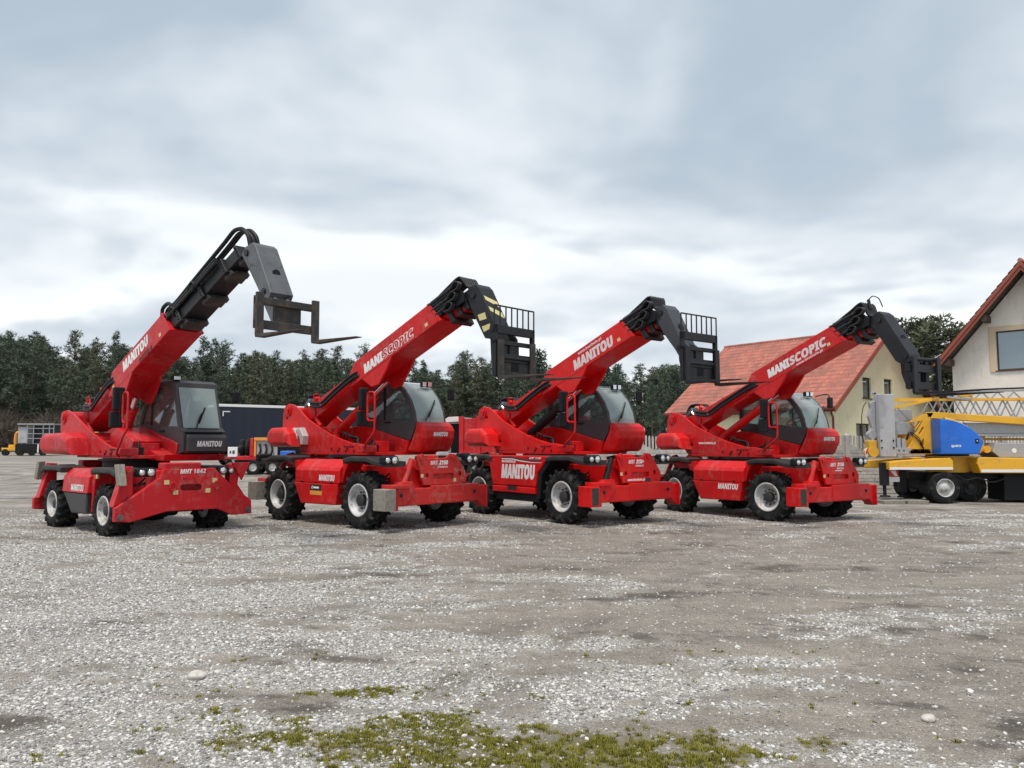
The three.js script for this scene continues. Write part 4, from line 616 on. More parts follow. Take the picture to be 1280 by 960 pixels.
makeMachine({ no: 4, type: 'B', x: 6.173, d: 20.284, yaw: 1.0274, dy: -0.056, red: M.red, steer: 0.12, theta: 21 * D, pivot: [-2.2, 2.5], len: 5.40, ct: 0.08, cb: -0.40, rear: 2.6, tele: [5.78, 5.96, 6.12, 6.24],
  label: 'rotating telehandler with plain black jib and open fork frame, parked beside the yellow crane',
  jib: { prof: [[3.68, 4.42], [3.76, 4.62], [3.92, 4.70], [4.02, 4.62], [4.58, 3.70], [4.60, 3.54], [4.46, 3.46], [4.27, 3.58], [4.02, 3.98], [3.80, 4.32]], pin: [3.92, 4.50], pin2: [4.50, 3.66], slots: [[[4.26, 4.06, 0.08], [4.358, 4.076, 0.08]]],
    arm: [[4.34, 3.62], [4.56, 3.66], [4.70, 3.5], [4.70, 2.98], [4.48, 2.96], [4.36, 3.3]], car: { x: 4.79, w: 0.55, top: 3.60, bot: 2.90, forks: [0.42, -0.42], fl: 1.3, fb: 2.83, ft: 3.62 } } });

// ---- houses behind the yard wall
Object.assign(M, {
  renderYellow: S({ map: tex(512, (u, v) => { const k = 0.98 + 0.10 * F3(u, v) - 0.10 * F2(u, v) - 0.14 * sm(0.55, 0.75, F4(u * 4, v * 0.5)) * F2(u, v); return toS([0.80 * k, 0.75 * k, 0.52 * k]); }, true, 3), bumpMap: grain, bumpScale: 0.004, roughness: 0.95 }),
  renderPale: S({ map: tex(512, (u, v) => { const k = 0.98 + 0.10 * F3(u, v) - 0.10 * F2(u, v) - 0.14 * sm(0.55, 0.75, F4(u * 4, v * 0.5)) * F2(u, v); return toS([0.82 * k, 0.77 * k, 0.70 * k]); }, true, 3), bumpMap: grain, bumpScale: 0.004, roughness: 0.95 }),
  tile: S({ map: tex(512, (u, v) => { const h = Math.sin(Math.floor(u * 14) * 127.1 + Math.floor(v * 19) * 311.7) * 43758.5453, t = 0.80 + 0.34 * (h - Math.floor(h)); return toS(mix3([0.40 * t, 0.135 * t, 0.098 * t], [0.17, 0.095, 0.075], 0.85 * sm(0.38, 0.72, F2(u, v)) * (0.4 + 0.6 * F3(u, v)))); }, true, 4), roughness: 0.6 }),
  fascia: S({ map: tex(256, (u, v) => { const k = 0.85 + 0.2 * F2(u, v); return toS([0.29 * k, 0.075 * k, 0.045 * k]); }, true, 2), roughness: 0.5 }),
  darkWood: S({ map: tex(256, (u, v) => { const k = 0.7 + 0.5 * F3(u, v); return toS([0.055 * k, 0.032 * k, 0.026 * k]); }, true, 1), roughness: 0.6 }),
  windowGlass: P({ color: C(0.30, 0.34, 0.36), metalness: 0.75, roughness: 0.04 }),
  frameBrown: S({ color: C(0.05, 0.032, 0.022), roughness: 0.5 }),
  beige: S({ color: C(0.62, 0.50, 0.36), roughness: 0.9 }),
  gutter: S({ color: C(0.16, 0.035, 0.025), roughness: 0.4, metalness: 0.3 }),
});
// profiled tile sheet on a slope: w along z, run down x; local frame given by eave and ridge points
function tiledSlope(xe, ye, xr, yr, z0, z1) {
  const L = Math.hypot(xr - xe, yr - ye), nu = Math.ceil(L / 0.35), W = z1 - z0, nv = Math.ceil(W / 0.0917), pos = [], idx = [];
  const nx = -(yr - ye) / L * Math.sign(xr - xe), ny = Math.abs(xr - xe) / L, st = [0, 0.30, 0.335];
  for (let i = 0; i < nu; i++) for (const s of st) { const u = Math.min(L, i * 0.35 + s), lift = s < 0.31 ? 0.05 - s * 0.1 : 0.012; for (let j = 0; j <= nv; j++) { const z = z0 + W * j / nv, h = lift + 0.026 * Math.sin(j * Math.PI * 2 / 2.4 * 1.0); pos.push(xe + (xr - xe) * u / L + nx * h, ye + (yr - ye) * u / L + ny * h, z); } }
  const rows = nu * 3, n = nv + 1;
  for (let i = 0; i + 1 < rows; i++) for (let j = 0; j < nv; j++) { const a = i * n + j; idx.push(a, a + 1, a + n, a + 1, a + n + 1, a + n); }
  const g = new THREE.BufferGeometry(); g.setAttribute('position', new THREE.Float32BufferAttribute(pos, 3)); g.setIndex(idx); g.computeVertexNormals(); return g;
}
function windowUnit(parent, x0, x1, y0, y1, z, leaf = 1) {        // recessed window set into a gable at plane z
  const w = sub('window', parent), t = 0.06;
  part('frame', [box(x0, x0 + t, y0, y1, z - 0.16, z - 0.08, 0.008), box(x1 - t, x1, y0, y1, z - 0.16, z - 0.08, 0.008), box(x0 + t, x1 - t, y0, y0 + t, z - 0.16, z - 0.082, 0.008), box(x0 + t, x1 - t, y1 - t, y1, z - 0.16, z - 0.082, 0.008), ...(leaf > 1 ? [box((x0 + x1) / 2 - 0.05, (x0 + x1) / 2 + 0.05, y0 + t, y1 - t, z - 0.16, z - 0.078, 0.008)] : [])], M.frameBrown, w);
  part('pane', box(x0 + t, x1 - t, y0 + t, y1 - t, z - 0.135, z - 0.12), M.windowGlass, w);
  part('sill', box(x0 - 0.06, x1 + 0.06, y0 - 0.05, y0 - 0.002, z - 0.12, z + 0.07, 0.01), M.frameBrown, w);
}
{ // cream house
  const h = thing('house', 'cream gabled house with a long red tiled roof behind the concrete wall', 'house', null, 14.76, 0.03, -36, 38 * D);
  const W = 10.1, wins = [[2.86, 3.66, 3.96, 4.97], [4.97, 5.80, 3.96, 5.0], [2.12, 3.40, 1.25, 2.72], [6.4, 7.7, 1.25, 2.72]];
  part('gable_wall', prism([[0, 0], [W, 0], [W, 3.55], [W / 2, 7.36], [0, 3.55]], -0.35, 0, 0, wins.map(([a, b, c, d]) => [[a, c], [b, c], [b, d], [a, d]])), M.renderYellow, h);
  part('side_wall', [box(0, 0.3, 0, 3.5, -9.0, -0.351), box(W - 0.3, W, 0, 3.5, -9.0, -0.351)], M.renderYellow, h);
  part('rear_wall', prism([[0.3, 0], [W - 0.3, 0], [W - 0.3, 3.6], [W / 2, 7.2], [0.3, 3.6]], -9.3, -9.0, 0), M.renderYellow, h);
  part('floor_slab', box(0.31, W - 0.31, 2.95, 3.2, -8.95, -0.36), M.darkWood, h);
  wins.forEach(([a, b, c, d], i) => windowUnit(h, a, b, c, d, 0, i > 1 ? 2 : 1));
  part('downpipe', [tube([[-0.54, 3.28, 0.30], [-0.5, 3.12, 0.25], [-0.12, 2.95, 0.12], [-0.09, 2.7, 0.1], [-0.09, 0, 0.1]], 0.05, 24, 8)], M.gutter, h);
  const rf = part('roof', [tiledSlope(-0.50, 3.40, W / 2, 7.52, -9.6, 0.45), tiledSlope(W + 0.50, 3.40, W / 2, 7.52, -9.6, 0.45)], M.tile, h);
  part('roof_deck', [prism([[-0.46, 3.33], [W / 2, 7.43], [W + 0.46, 3.33], [W + 0.46, 3.22], [W / 2, 7.30], [-0.46, 3.22]].reverse(), -9.55, 0.40, 0)], M.darkWood, rf);
  part('ridge_cap', cyl([W / 2, 7.53, -9.62], [W / 2, 7.53, 0.47], 0.10, 0.10, 12), M.tile, rf);
  for (const s of [-1, 1]) { const X = x => W / 2 + s * (x - W / 2); part('verge_board', prism([[X(W + 0.5), 3.46], [X(W / 2), 7.60], [X(W / 2), 7.30], [X(W + 0.5), 3.16]], 0.405, 0.47, 0.008), M.fascia, rf); part('gutter', cyl([X(W + 0.56), 3.34, -9.6], [X(W + 0.56), 3.34, 0.45], 0.075, 0.075, 10), M.gutter, rf); }
}
{ // pale house
  const f0 = [19.63, 36], h = thing('house', 'pale rendered house gable with deep dark eaves and beige window surround', 'house', null, f0[0] + 0.495, 0.05, -(f0[1] + 0.495), -45 * D);
  const W = 7.1, a = W / 2, slope = (9.62 - 5.42) / a;            // fascia runs from (0, 5.42) to (a, 9.62) at z = +0.7
  const back = -0.20, win = [2.28, 3.44, 5.01, 6.78], wall = 0.45;       // the wall stands well back under the verge
  part('gable_wall', prism([[wall, 0], [W - wall, 0], [W - wall, 5.42 + slope * wall - 0.32], [a, 9.30], [wall, 5.42 + slope * wall - 0.32]], back - 0.4, back, 0, [[[win[0], win[2]], [win[1], win[2]], [win[1], win[3]], [win[0], win[3]]]]), M.renderPale, h);
  part('side_wall', [box(wall, wall + 0.3, 0, 5.2, -9, back - 0.401), box(W - wall - 0.3, W - wall, 0, 5.2, -9, back - 0.401)], M.renderPale, h);
  windowUnit(h, ...win, back, 1);
  part('window_surround', [box(win[0] - 0.27, win[0], win[2] - 0.06, win[3] + 0.22, back + 0.002, back + 0.05, 0.01), box(win[1], win[1] + 0.27, win[2] - 0.06, win[3] + 0.22, back + 0.002, back + 0.05, 0.01), box(win[0], win[1], win[3], win[3] + 0.22, back + 0.002, back + 0.048, 0.01)], M.beige, h);
  const rf = part('roof', [tiledSlope(-0.05, 5.40, a, 9.68, -9.2, 0.72), tiledSlope(W + 0.05, 5.40, a, 9.68, -9.2, 0.72)], M.tile, h);
  part('ridge_cap', cyl([a, 9.70, -9.2], [a, 9.70, 0.74], 0.10, 0.10, 12), M.tile, rf);
  for (const s of [-1, 1]) {
    const X = x => a + s * (a - x), Y = x => 5.42 + slope * x;
    part('verge_board', [prism([[X(-0.05), Y(-0.05) - 0.02], [X(a), Y(a) - 0.02], [X(a), Y(a) - 0.34], [X(-0.05), Y(-0.05) - 0.34]], 0.66, 0.70, 0.006)], M.fascia, rf);
    part('verge_board', [prism([[X(-0.08), Y(-0.08) + 0.06], [X(a), Y(a) + 0.06], [X(a), Y(a) - 0.15], [X(-0.08), Y(-0.08) - 0.15]], 0.701, 0.745, 0.006)], M.fascia, rf);
    const n = 26; part('soffit', Array.from({ length: n }, (_, i) => { const x0 = a * i / n, x1 = a * (i + 0.92) / n; return prism([[X(x0), Y(x0) - 0.20], [X(x1), Y(x1) - 0.20], [X(x1), Y(x1) - 0.23], [X(x0), Y(x0) - 0.23]], -9, 0.655, 0); }), M.darkWood, rf).userData.kind = 'stuff';
    for (const x of [0.45, 2.02]) part('purlin', box(X(x) - 0.11, X(x) + 0.11, Y(x) - 0.62, Y(x) - 0.32, -0.7, 0.62, 0.01), M.darkWood, rf);
    part('gutter', cyl([X(-0.12), 5.32, -9.1], [X(-0.12), 5.32, 0.7], 0.075, 0.075, 10), M.gutter, rf);
  }
}
{ // precast concrete wall: posts, stone-faced panels, arched baluster panel on top
  const conc = [0.42, 0.47, 0.38].map((k, s) => S({ map: tex(256, (u, v) => { const q = k * (0.75 + 0.5 * F2(u + s * 0.3, v)) * (0.85 + 0.3 * F3(u, v)); return toS([q * 1.04, q, q * 0.95]); }, true, 1.3), bumpMap: grain, bumpScale: 0.006, roughness: 0.95 }));
  const fence = thing('concrete_wall', 'stone-patterned precast concrete wall with arched baluster tops behind the machines', 'wall', null, 2.65, 0, -27.8);
  const r = RNG(19), sp = 1.85, n = 14, variants = Array.from({ length: 5 }, () => {
    const gs = [box(0, 1.70, 0, 0.495, -0.05, 0)];
    for (let row = 0; row < 4; row++) { let x = 0.01; while (x < 1.68) { const w = Math.min(1.69 - x, 0.16 + 0.26 * r()), y = row * 0.124 + 0.006; gs.push(box(x, x + w - 0.014, y, y + 0.108, -0.01, 0.008 + 0.022 * r())); x += w; } }
    return join(gs);
  });
  const topPanel = join([prism([[0, 0], [1.70, 0], [1.70, 0.26], ...arc(0.85, 1.19, 1.27, -0.835, -2.306, 12).map(p => [p[0], p[1] + 0.02]), [0, 0.26]], -0.05, 0, 0.004),
    ...Array.from({ length: 14 }, (_, i) => { const x = 0.07 + i * 0.12, t = 0.52 - 0.05 * Math.cos((x - 0.85) * 2.2); return prism([[x - 0.032, 0.03], [x + 0.032, 0.03], [x + 0.032, t - 0.05], [x, t], [x - 0.032, t - 0.05]], -0.045, -0.008, 0); })]);
  const post = join([box(-0.075, 0.075, 0, 2.08, -0.10, 0.06, 0.012), new THREE.ConeGeometry(0.1, 0.06, 4).rotateY(Math.PI / 4).translate(0, 2.11, -0.02)]);
  for (let i = 0; i <= n; i++) {
    piece('post', post, conc[i % 3], fence, i * sp, 0, 0);
    if (i < n) { for (let k = 0; k < 3; k++) piece('panel', variants[Math.floor(r() * 5)], conc[Math.floor(r() * 3)], fence, i * sp + 0.075, 0.06 + k * 0.5, 0); const b = piece('baluster_panel', topPanel, conc[Math.floor(r() * 3)], fence, i * sp + 0.075, 1.56, 0); }
  }
}

// ---- folded self-erecting tower crane on its road trailer
{
  Object.assign(M, {
    craneYellow: P({ map: paint([0.78, 0.42, 0.02], dustC, 0.22, 0.3, 7), roughness: 0.5, clearcoat: 0.2, clearcoatRoughness: 0.3 }),
    craneBlue: P({ map: paint([0.004, 0.15, 0.68], dustC, 0.06, 0.1, 8), roughness: 0.4, clearcoat: 0.3, clearcoatRoughness: 0.2 }),
    galv: S({ map: tex(512, (u, v) => { const k = 0.30 + 0.16 * F3(u, v) + 0.05 * F2(u, v); return toS([k * 0.97, k, k * 1.04]); }, true, 0.8), roughness: 0.5, metalness: 0.45 }),
    ballast: S({ map: tex(512, (u, v) => { const k = 0.40 - 0.12 * sm(0.5, 0.7, F1(u, v * 0.5)) + 0.05 * F3(u, v); return toS([k * 0.98, k, k * 1.05]); }, true, 2.2), roughness: 0.85 }),
    signRed: S({ color: C(0.55, 0.02, 0.03), roughness: 0.4 }),
  });
  const c = thing('tower_crane', 'folded yellow tower crane on a wheeled base with blue cabinet and lattice jib', 'crane', null, 11.0, 0, -23.1, 0);
  const u = 0.00592, q = (x, y) => [(x - 257) * u, (918 - y) * u], Q = a => a.map(p => q(...p)), B3 = (x0, x1, y0, y1, z0, z1, r = 0.01) => { const [a, b] = q(x0, y1), [e, f] = q(x1, y0); return box(a, e, b, f, z0, z1, r); }, p3 = (x, y, z) => [...q(x, y), z];
  // base beams, turntable, road gear
  const base = part('base_beam', [prism(Q([[280, 712], [330, 705], [585, 690], [600, 706], [600, 752], [280, 748]]), -0.5, -0.05, 0.02), prism(Q([[725, 690], [760, 688], [1400, 700], [1400, 768], [735, 766], [720, 720]]), -0.5, -0.05, 0.02), prism(Q([[280, 712], [600, 692], [600, 752], [280, 748]]), -2.3, -1.85, 0.02), prism(Q([[725, 690], [1400, 700], [1400, 768], [735, 766]]), -2.3, -1.85, 0.02)], M.craneYellow, c);
  part('white_stripe', B3(282, 596, 737, 749, -0.06, -0.046, 0), M.white, base);
  part('white_stripe', B3(738, 1400, 748, 762, -0.06, -0.046, 0), M.white, base);
  part('turntable', [cyl(p3(672, 766, -1.15), p3(672, 686, -1.15), 0.62, 0.62, 36), cyl(p3(672, 690, -1.15), p3(672, 683, -1.15), 0.72, 0.72, 36)], M.craneYellow, base);
  part('bearing', cyl(p3(672, 684, -1.15), p3(672, 674, -1.15), 0.6, 0.6, 30), M.black, base);
  part('chassis_frame', [B3(430, 1400, 764, 800, -1.9, -0.6, 0.02), B3(500, 760, 800, 850, -1.7, -0.8, 0.02), B3(880, 1400, 772, 905, -1.2, -0.35, 0.02)], M.black, base);
  const cw = new THREE.Group(); cw.name = 'wheel';
  part('tyre', lathe([[0.25, 0.11], [0.30, 0.125], [0.40, 0.135], [0.455, 0.11], [0.465, 0.06], [0.465, -0.06], [0.455, -0.11], [0.40, -0.135], [0.30, -0.125], [0.25, -0.11]].reverse(), 40), M.rubber, cw);
  const cwRim = part('rim', lathe([[0.255, 0.10], [0.272, 0.13], [0.245, 0.125], [0.235, 0.06], [0.20, 0.045], [0.17, 0.08], [0.11, 0.085], [0.10, 0.13], [0.0, 0.135]].reverse(), 32), M.rim, cw);
  for (const [x, z] of [[555, -0.17], [555, -0.50], [555, -1.85], [555, -2.17], [760, -0.9], [760, -1.5], [1010, -0.95], [1010, -1.5]]) { const w = cw.clone(); const p = q(x, 850); w.position.set(p[0], 0.462, z); if (z < -1) w.rotation.y = Math.PI; if (x !== 555) w.children[1].material = M.hub; c.add(w); }  // inner wheels get dark rims: deep shade under the base, painted in
  part('mudguard', [tube(arc(555, 850, 78, 0.15, -3.35, 14).map(p => p3(p[0], p[1], -0.20)), 0.02, 24, 6), ...[0].map(() => { const a = arc(...q(555, 850), 0.50, -0.15, 3.35, 14), b = arc(...q(555, 850), 0.475, 3.35, -0.15, 14); return prism([...a, ...b], -0.62, -0.04, 0); })], M.black, c);
  // rear outriggers, lamps and plate
  for (const [x0, x1, y0, y1, z] of [[262, 290, 715, 878, -0.25], [380, 408, 752, 884, -0.6]]) { const l = part('outrigger', [B3(x0 - 6, x1 + 4, y0, y0 + 115, z - 0.18, z, 0.015), cyl(p3((x0 + x1) / 2, y0 + 60, z - 0.09), p3((x0 + x1) / 2, y1, z - 0.09), 0.05), cyl(p3((x0 + x1) / 2, y1 + 1, z - 0.09), p3((x0 + x1) / 2, y1 + 9, z - 0.09), 0.14, 0.16)], M.black, c); }
  for (const x of [276, 394]) part('support_board', B3(x - 45, x + 60, 900, 918, -0.9, 0.15, 0.01), M.wood, c);
  part('lamp_bar', [B3(286, 350, 754, 786, -0.45, -0.36, 0.015)], M.signRed, c);
  part('lamp_bar_reflector', prism(Q([[310, 757], [335, 757], [345, 783], [330, 783]]), -0.37, -0.355, 0), M.white, c);
  part('number_plate', B3(284, 356, 787, 812, -0.44, -0.37, 0.005), M.white, c);
  // ballast slab and slewing frame
  part('ballast_slab', [B3(264, 342, 368, 686, -0.75, -0.35, 0.02), B3(318, 362, 520, 690, -1.1, -0.6, 0.02)], M.ballast, c);
  for (const x of [270, 330]) for (const y of [604, 640]) part('bolt', cyl(p3(x, y, -0.36), p3(x, y, -0.33), 0.025, 0.025, 8), M.black, c);
  part('lifting_lug', [B3(290, 302, 354, 370, -1.1, -1.0, 0.005), cyl(p3(296, 356, -1.1), p3(296, 356, -1.0), 0.05)], M.galv, c);
  part('pulley_block', [prism(Q([[235, 410], [262, 400], [262, 590], [232, 600], [228, 560], [242, 540], [226, 480], [238, 440]]), -0.72, -0.58, 0.01)], M.galv, c);
  part('pulley', [discZ(...q(242, 575), -0.75, -0.55, 0.13, 20)], M.galv, c);
  part('winch', [B3(218, 258, 604, 676, -0.8, -0.5, 0.02), discZ(...q(238, 662), -0.85, -0.45, 0.15, 20)], M.craneYellow, c);
  part('marker_board', [prism(Q([[200, 650], [216, 640], [224, 676], [206, 690]]), -0.6, -0.57, 0.004)], M.white, c);
  part('marker_stripe', [prism(Q([[204, 662], [212, 644], [217, 642], [220, 652], [207, 676]]), -0.569, -0.563, 0)], M.signRed, c);
  part('cable', tube([p3(232, 408, -0.8), p3(210, 430, -0.7), p3(200, 480, -0.7), p3(200, 570, -0.7), p3(208, 620, -0.7)], 0.012, 24, 6), M.black, c);
  part('slew_frame', [B3(318, 420, 640, 672, -1.5, -0.4, 0.01), B3(318, 382, 496, 512, -1.4, -0.6, 0.01), B3(360, 380, 590, 640, -1.2, -0.5, 0.01), B3(385, 405, 595, 640, -1.2, -0.5, 0.01)], M.galv, c);
  part('mast_tube', [B3(355, 480, 506, 574, -1.5, -0.8, 0.02), B3(690, 1400, 512, 570, -1.6, -0.75, 0.02), B3(690, 1400, 570, 582, -1.65, -0.7, 0.01), prism(Q([[860, 615], [1400, 628], [1400, 694], [880, 690], [845, 660]]), -1.4, -0.5, 0.02)], M.galv, c);
  part('badge', discZ(...q(955, 655), -0.51, -0.49, 0.07, 20), M.white, c);
  const yf = part('side_frame', [prism(Q([[402, 672], [500, 505], [445, 508], [450, 522], [468, 540], [478, 522], [520, 462], [560, 460], [540, 490], [540, 672]]), -0.7, -0.55, 0.012, [Q([[480, 578], [503, 545], [502, 530], [478, 562]]), Q([[475, 628], [502, 628], [502, 590]])]), prism(Q([[515, 462], [560, 458], [1400, 510], [1400, 548], [560, 492], [540, 492]]), -0.75, -0.55, 0.015), B3(402, 545, 645, 674, -1.6, -0.55, 0.015)], M.craneYellow, c);
  part('side_frame', [prism(Q([[402, 672], [500, 505], [540, 470], [540, 672]]), -1.75, -1.6, 0.012)], M.craneYellow, c);
  part('bolt', cyl(p3(530, 478, -0.56), p3(530, 478, -0.53), 0.02, 0.02, 8), M.black, c);
  part('cross_bar', [B3(770, 1400, 590, 602, -1.3, -1.1, 0.01), B3(845, 868, 575, 610, -1.3, -1.05, 0.01)], M.craneYellow, c);
  part('winch_drum', [cyl(p3(782, 645, -0.55), p3(820, 648, -0.75), 0.11, 0.11, 20)], M.craneYellow, c);
  part('winch_drum', [cyl(p3(822, 648, -0.55), p3(845, 650, -0.75), 0.11, 0.11, 20)], M.craneYellow, c);
  // cabinet
  const cab = part('control_cabinet', prism(Q([[538, 497], [575, 498], [615, 506], [655, 521], [695, 544], [730, 575], [752, 600], [755, 615], [742, 645], [728, 672], [538, 672]]), -0.55, -0.02, 0.03, [], 3), M.craneBlue, c);
  part('cabinet_trim', tube([p3(585, 494, -0.30), p3(640, 508, -0.30), p3(700, 540, -0.30), p3(745, 578, -0.30), p3(772, 606, -0.30), p3(770, 640, -0.30), p3(752, 668, -0.30)], 0.05, 30, 8), M.craneYellow, c);
  part('lock', B3(711, 728, 596, 618, -0.03, -0.008, 0.004), M.black, cab);
  part('lock_plate', B3(717, 722, 603, 609, -0.01, -0.004, 0), M.white, cab);
  letters('IgoM14', 0.30, 0.085, M.white, cab, p3(589, 640, -0.019), [1, 0, 0], [0, 1, 0], { slant: 0.2 });
  // lattice jib folded over the top
  const bars = (name, list, mat, w) => list.forEach(([x0, y0, x1, y1, z]) => part(name, bar(p3(x0, y0, z), p3(x1, y1, z), w, w), mat, c));
  bars('jib_chord', [[342, 397, 1400, 385, -0.75], [342, 388, 640, 380, -1.55], [342, 440, 600, 386, -0.7], [342, 446, 610, 392, -1.6], [600, 386, 1400, 386, -1.6]], M.craneYellow, 0.07);
  bars('jib_chord', [[690, 352, 1400, 330, -1.15], [640, 472, 1400, 498, -0.8], [640, 380, 760, 392, -0.65]], M.galv, 0.06);
  const lat = []; for (let i = 0; i < 9; i++) { const x = 560 + i * 84; lat.push([x, 474 + i * 2, x + 44, 394, -0.8], [x + 44, 394, x + 88, 476 + i * 2, -0.8]); if (i > 1) lat.push([x, 390, x + 42, 350, -1.0], [x + 42, 350, x + 84, 390, -1.0]); }
  for (let i = 0; i < 9; i++) { const x = 580 + i * 84; lat.push([x, 474 + i * 2, x + 44, 394, -1.55], [x + 44, 394, x + 88, 476 + i * 2, -1.55]); }
  lat.push([342, 500, 400, 430, -0.9], [400, 430, 460, 500, -0.9], [430, 470, 372, 470, -0.9]);
  bars('lattice_bar', lat, M.galv, 0.034);
  part('cable_sheath', tube([p3(560, 372, -0.6), p3(700, 350, -0.62), p3(900, 338, -0.7), p3(1400, 320, -0.7)], 0.03, 30, 6), M.black, c);
  for (const [i, z] of [[0, -0.5], [1, -0.55], [2, -0.6]]) part('hydraulic_hose', tube([p3(405 + i * 8, 600, z), p3(425 + i * 6, 560 + i * 6, z), p3(470, 590 + i * 8, z + 0.02), p3(500 + i * 6, 660, z)], 0.014, 20, 6), M.hose, c);
  for (const [x, y] of [[430, 655], [470, 655], [515, 655], [415, 662], [335, 655], [360, 655], [385, 655]]) part('bolt', cyl(p3(x, y, -0.56), p3(x, y, -0.385), 0.022, 0.022, 8), M.black, c);
  part('winch_rope', tube([p3(800, 640, -0.6), p3(760, 560, -0.7), p3(700, 470, -0.8), p3(610, 400, -0.8)], 0.009, 24, 5), M.black, c);
  part('hydraulic_hose', tube([p3(610, 775, -0.1), p3(660, 800, -0.05), p3(720, 790, -0.1), p3(800, 812, -0.15), p3(880, 790, -0.2)], 0.02, 30, 6), M.hose, c);
  part('air_tank', cyl(p3(640, 812, -0.5), p3(705, 812, -0.5), 0.13, 0.13, 18), M.black, c);
  part('counter_jib', [B3(380, 520, 440, 500, -1.9, -1.4, 0.01)], M.galv, c);
  part('rope_guide', [cyl(p3(735, 372, -0.75), p3(760, 372, -0.55), 0.05), B3(700, 760, 366, 380, -0.72, -0.6, 0.01)], M.craneYellow, c);
}

// ---- vehicles and yard gear in the background
{
  const tarp = S({ map: tex(256, (u, v) => { const k = 0.9 + 0.25 * F2(u, v) * F1(u, v); return toS([0.006 * k, 0.013 * k, 0.032 * k]); }, true, 3), roughness: 0.5, bumpMap: tex(128, (u, v) => 0.5 + 0.25 * Math.sin(u * 6.283 * 4) + 0.2 * F1(u, v), false, 2.6), bumpScale: 0.05 });
  const t = thing('lorry_trailer', 'navy curtain-sided lorry trailer with a white roof rail', 'trailer', null, -18.9, gh(-18.9, 51), -50.2, 36 * D);
  const L = 10.5;
  part('curtain', box(0.08, L, 1.25, 3.86, -2.4, 0, 0.03), tarp, t);
  part('roof_rail', box(0, L + 0.05, 3.862, 4.03, -2.45, 0.03, 0.02), M.white, t);
  part('corner_post', box(-0.02, 0.08, 1.2, 3.86, -2.42, 0.02, 0.01), M.black, t);
  part('corner_mark', [box(0.28, 0.75, 3.52, 3.58, 0.002, 0.01), box(0.28, 0.34, 3.25, 3.52, 0.002, 0.01)], M.white, t);
  part('chassis', [box(0, L, 0.95, 1.24, -2.3, -0.05, 0.02), box(3.5, 7.5, 0.4, 0.95, -2.2, -0.1, 0.03)], M.black, t);
  for (const x of [1.2, 2.5, 8.6]) for (const z of [-0.2, -2.15]) { const w = sub('wheel', t); w.position.set(x, 0.5, z); part('tyre', lathe([[0.27, 0.14], [0.42, 0.15], [0.5, 0.10], [0.5, -0.1], [0.42, -0.15], [0.27, -0.14]].reverse(), 28), M.rubber, w); part('rim', lathe([[0.28, 0.1], [0.2, 0.06], [0, 0.06]].reverse(), 20), M.rim, w); }
}
{
  const d = 41, s = d / 975, x0 = (284 - 640) * s, t = thing('plant_trailer', 'low red plant trailer carrying two upright black tyres and a white box', 'trailer', null, x0, gh(x0, d), -d, 0.1);
  part('deck', [box(0.5, 3.6, 0.78, 0.98, -1.6, 0, 0.02), box(-0.2, 0.5, 0.82, 0.92, -0.9, -0.6, 0.01)], M.redWorn, t);
  part('headboard', [box(1.20, 1.40, 0.98, 1.92, -1.6, 0.02, 0.02)], M.redWorn, t);
  part('side_frame', [box(1.42, 2.6, 1.80, 1.96, -0.12, 0.02, 0.01), box(1.42, 1.52, 0.98, 1.8, -0.12, 0.0, 0.01)], M.orange, t);
  part('board', box(1.53, 2.6, 1.0, 1.8, -0.16, -0.10, 0.01), M.ballast, t);
  for (const x of [1.7, 2.0, 2.3]) part('hose', tube([[x, 1.62, -0.03], [x + 0.08, 1.3, 0.05], [x - 0.05, 0.95, 0.02], [x + 0.04, 0.7, 0]], 0.055, 14, 8), M.hose, t);
  for (const x of [0.76, 1.04]) part('spare_tyre', new THREE.TorusGeometry(0.31, 0.13, 12, 28).scale(1, 1.05, 1).rotateY(Math.PI / 2).translate(x, 1.45, -0.4), M.rubber, t);
  const b = part('storage_box', box(0.06, 0.56, 0.94, 1.46, -0.7, -0.1, 0.02), M.white, t);
  part('box_marking', [box(0.16, 0.24, 1.12, 1.26, -0.11, -0.093), box(0.30, 0.42, 1.10, 1.28, -0.11, -0.093)], M.jibGrey, b);
  part('tool_crate', box(2.75, 3.4, 0.98, 1.25, -0.9, -0.1, 0.02), M.craneBlue, t);
  part('underframe', [box(0.4, 3.6, 0.45, 0.78, -1.5, -0.1, 0.02)], M.black, t);
  for (const x of [1.4, 2.4]) for (const z of [-0.05, -1.55]) { const w = sub('wheel', t); w.position.set(x, 0.4, z); part('tyre', lathe([[0.2, 0.10], [0.34, 0.12], [0.4, 0.08], [0.4, -0.08], [0.34, -0.12], [0.2, -0.10]].reverse(), 24), M.rubber, w); part('rim', lathe([[0.21, 0.08], [0.15, 0.05], [0, 0.05]].reverse(), 16), M.rim, w); }
}
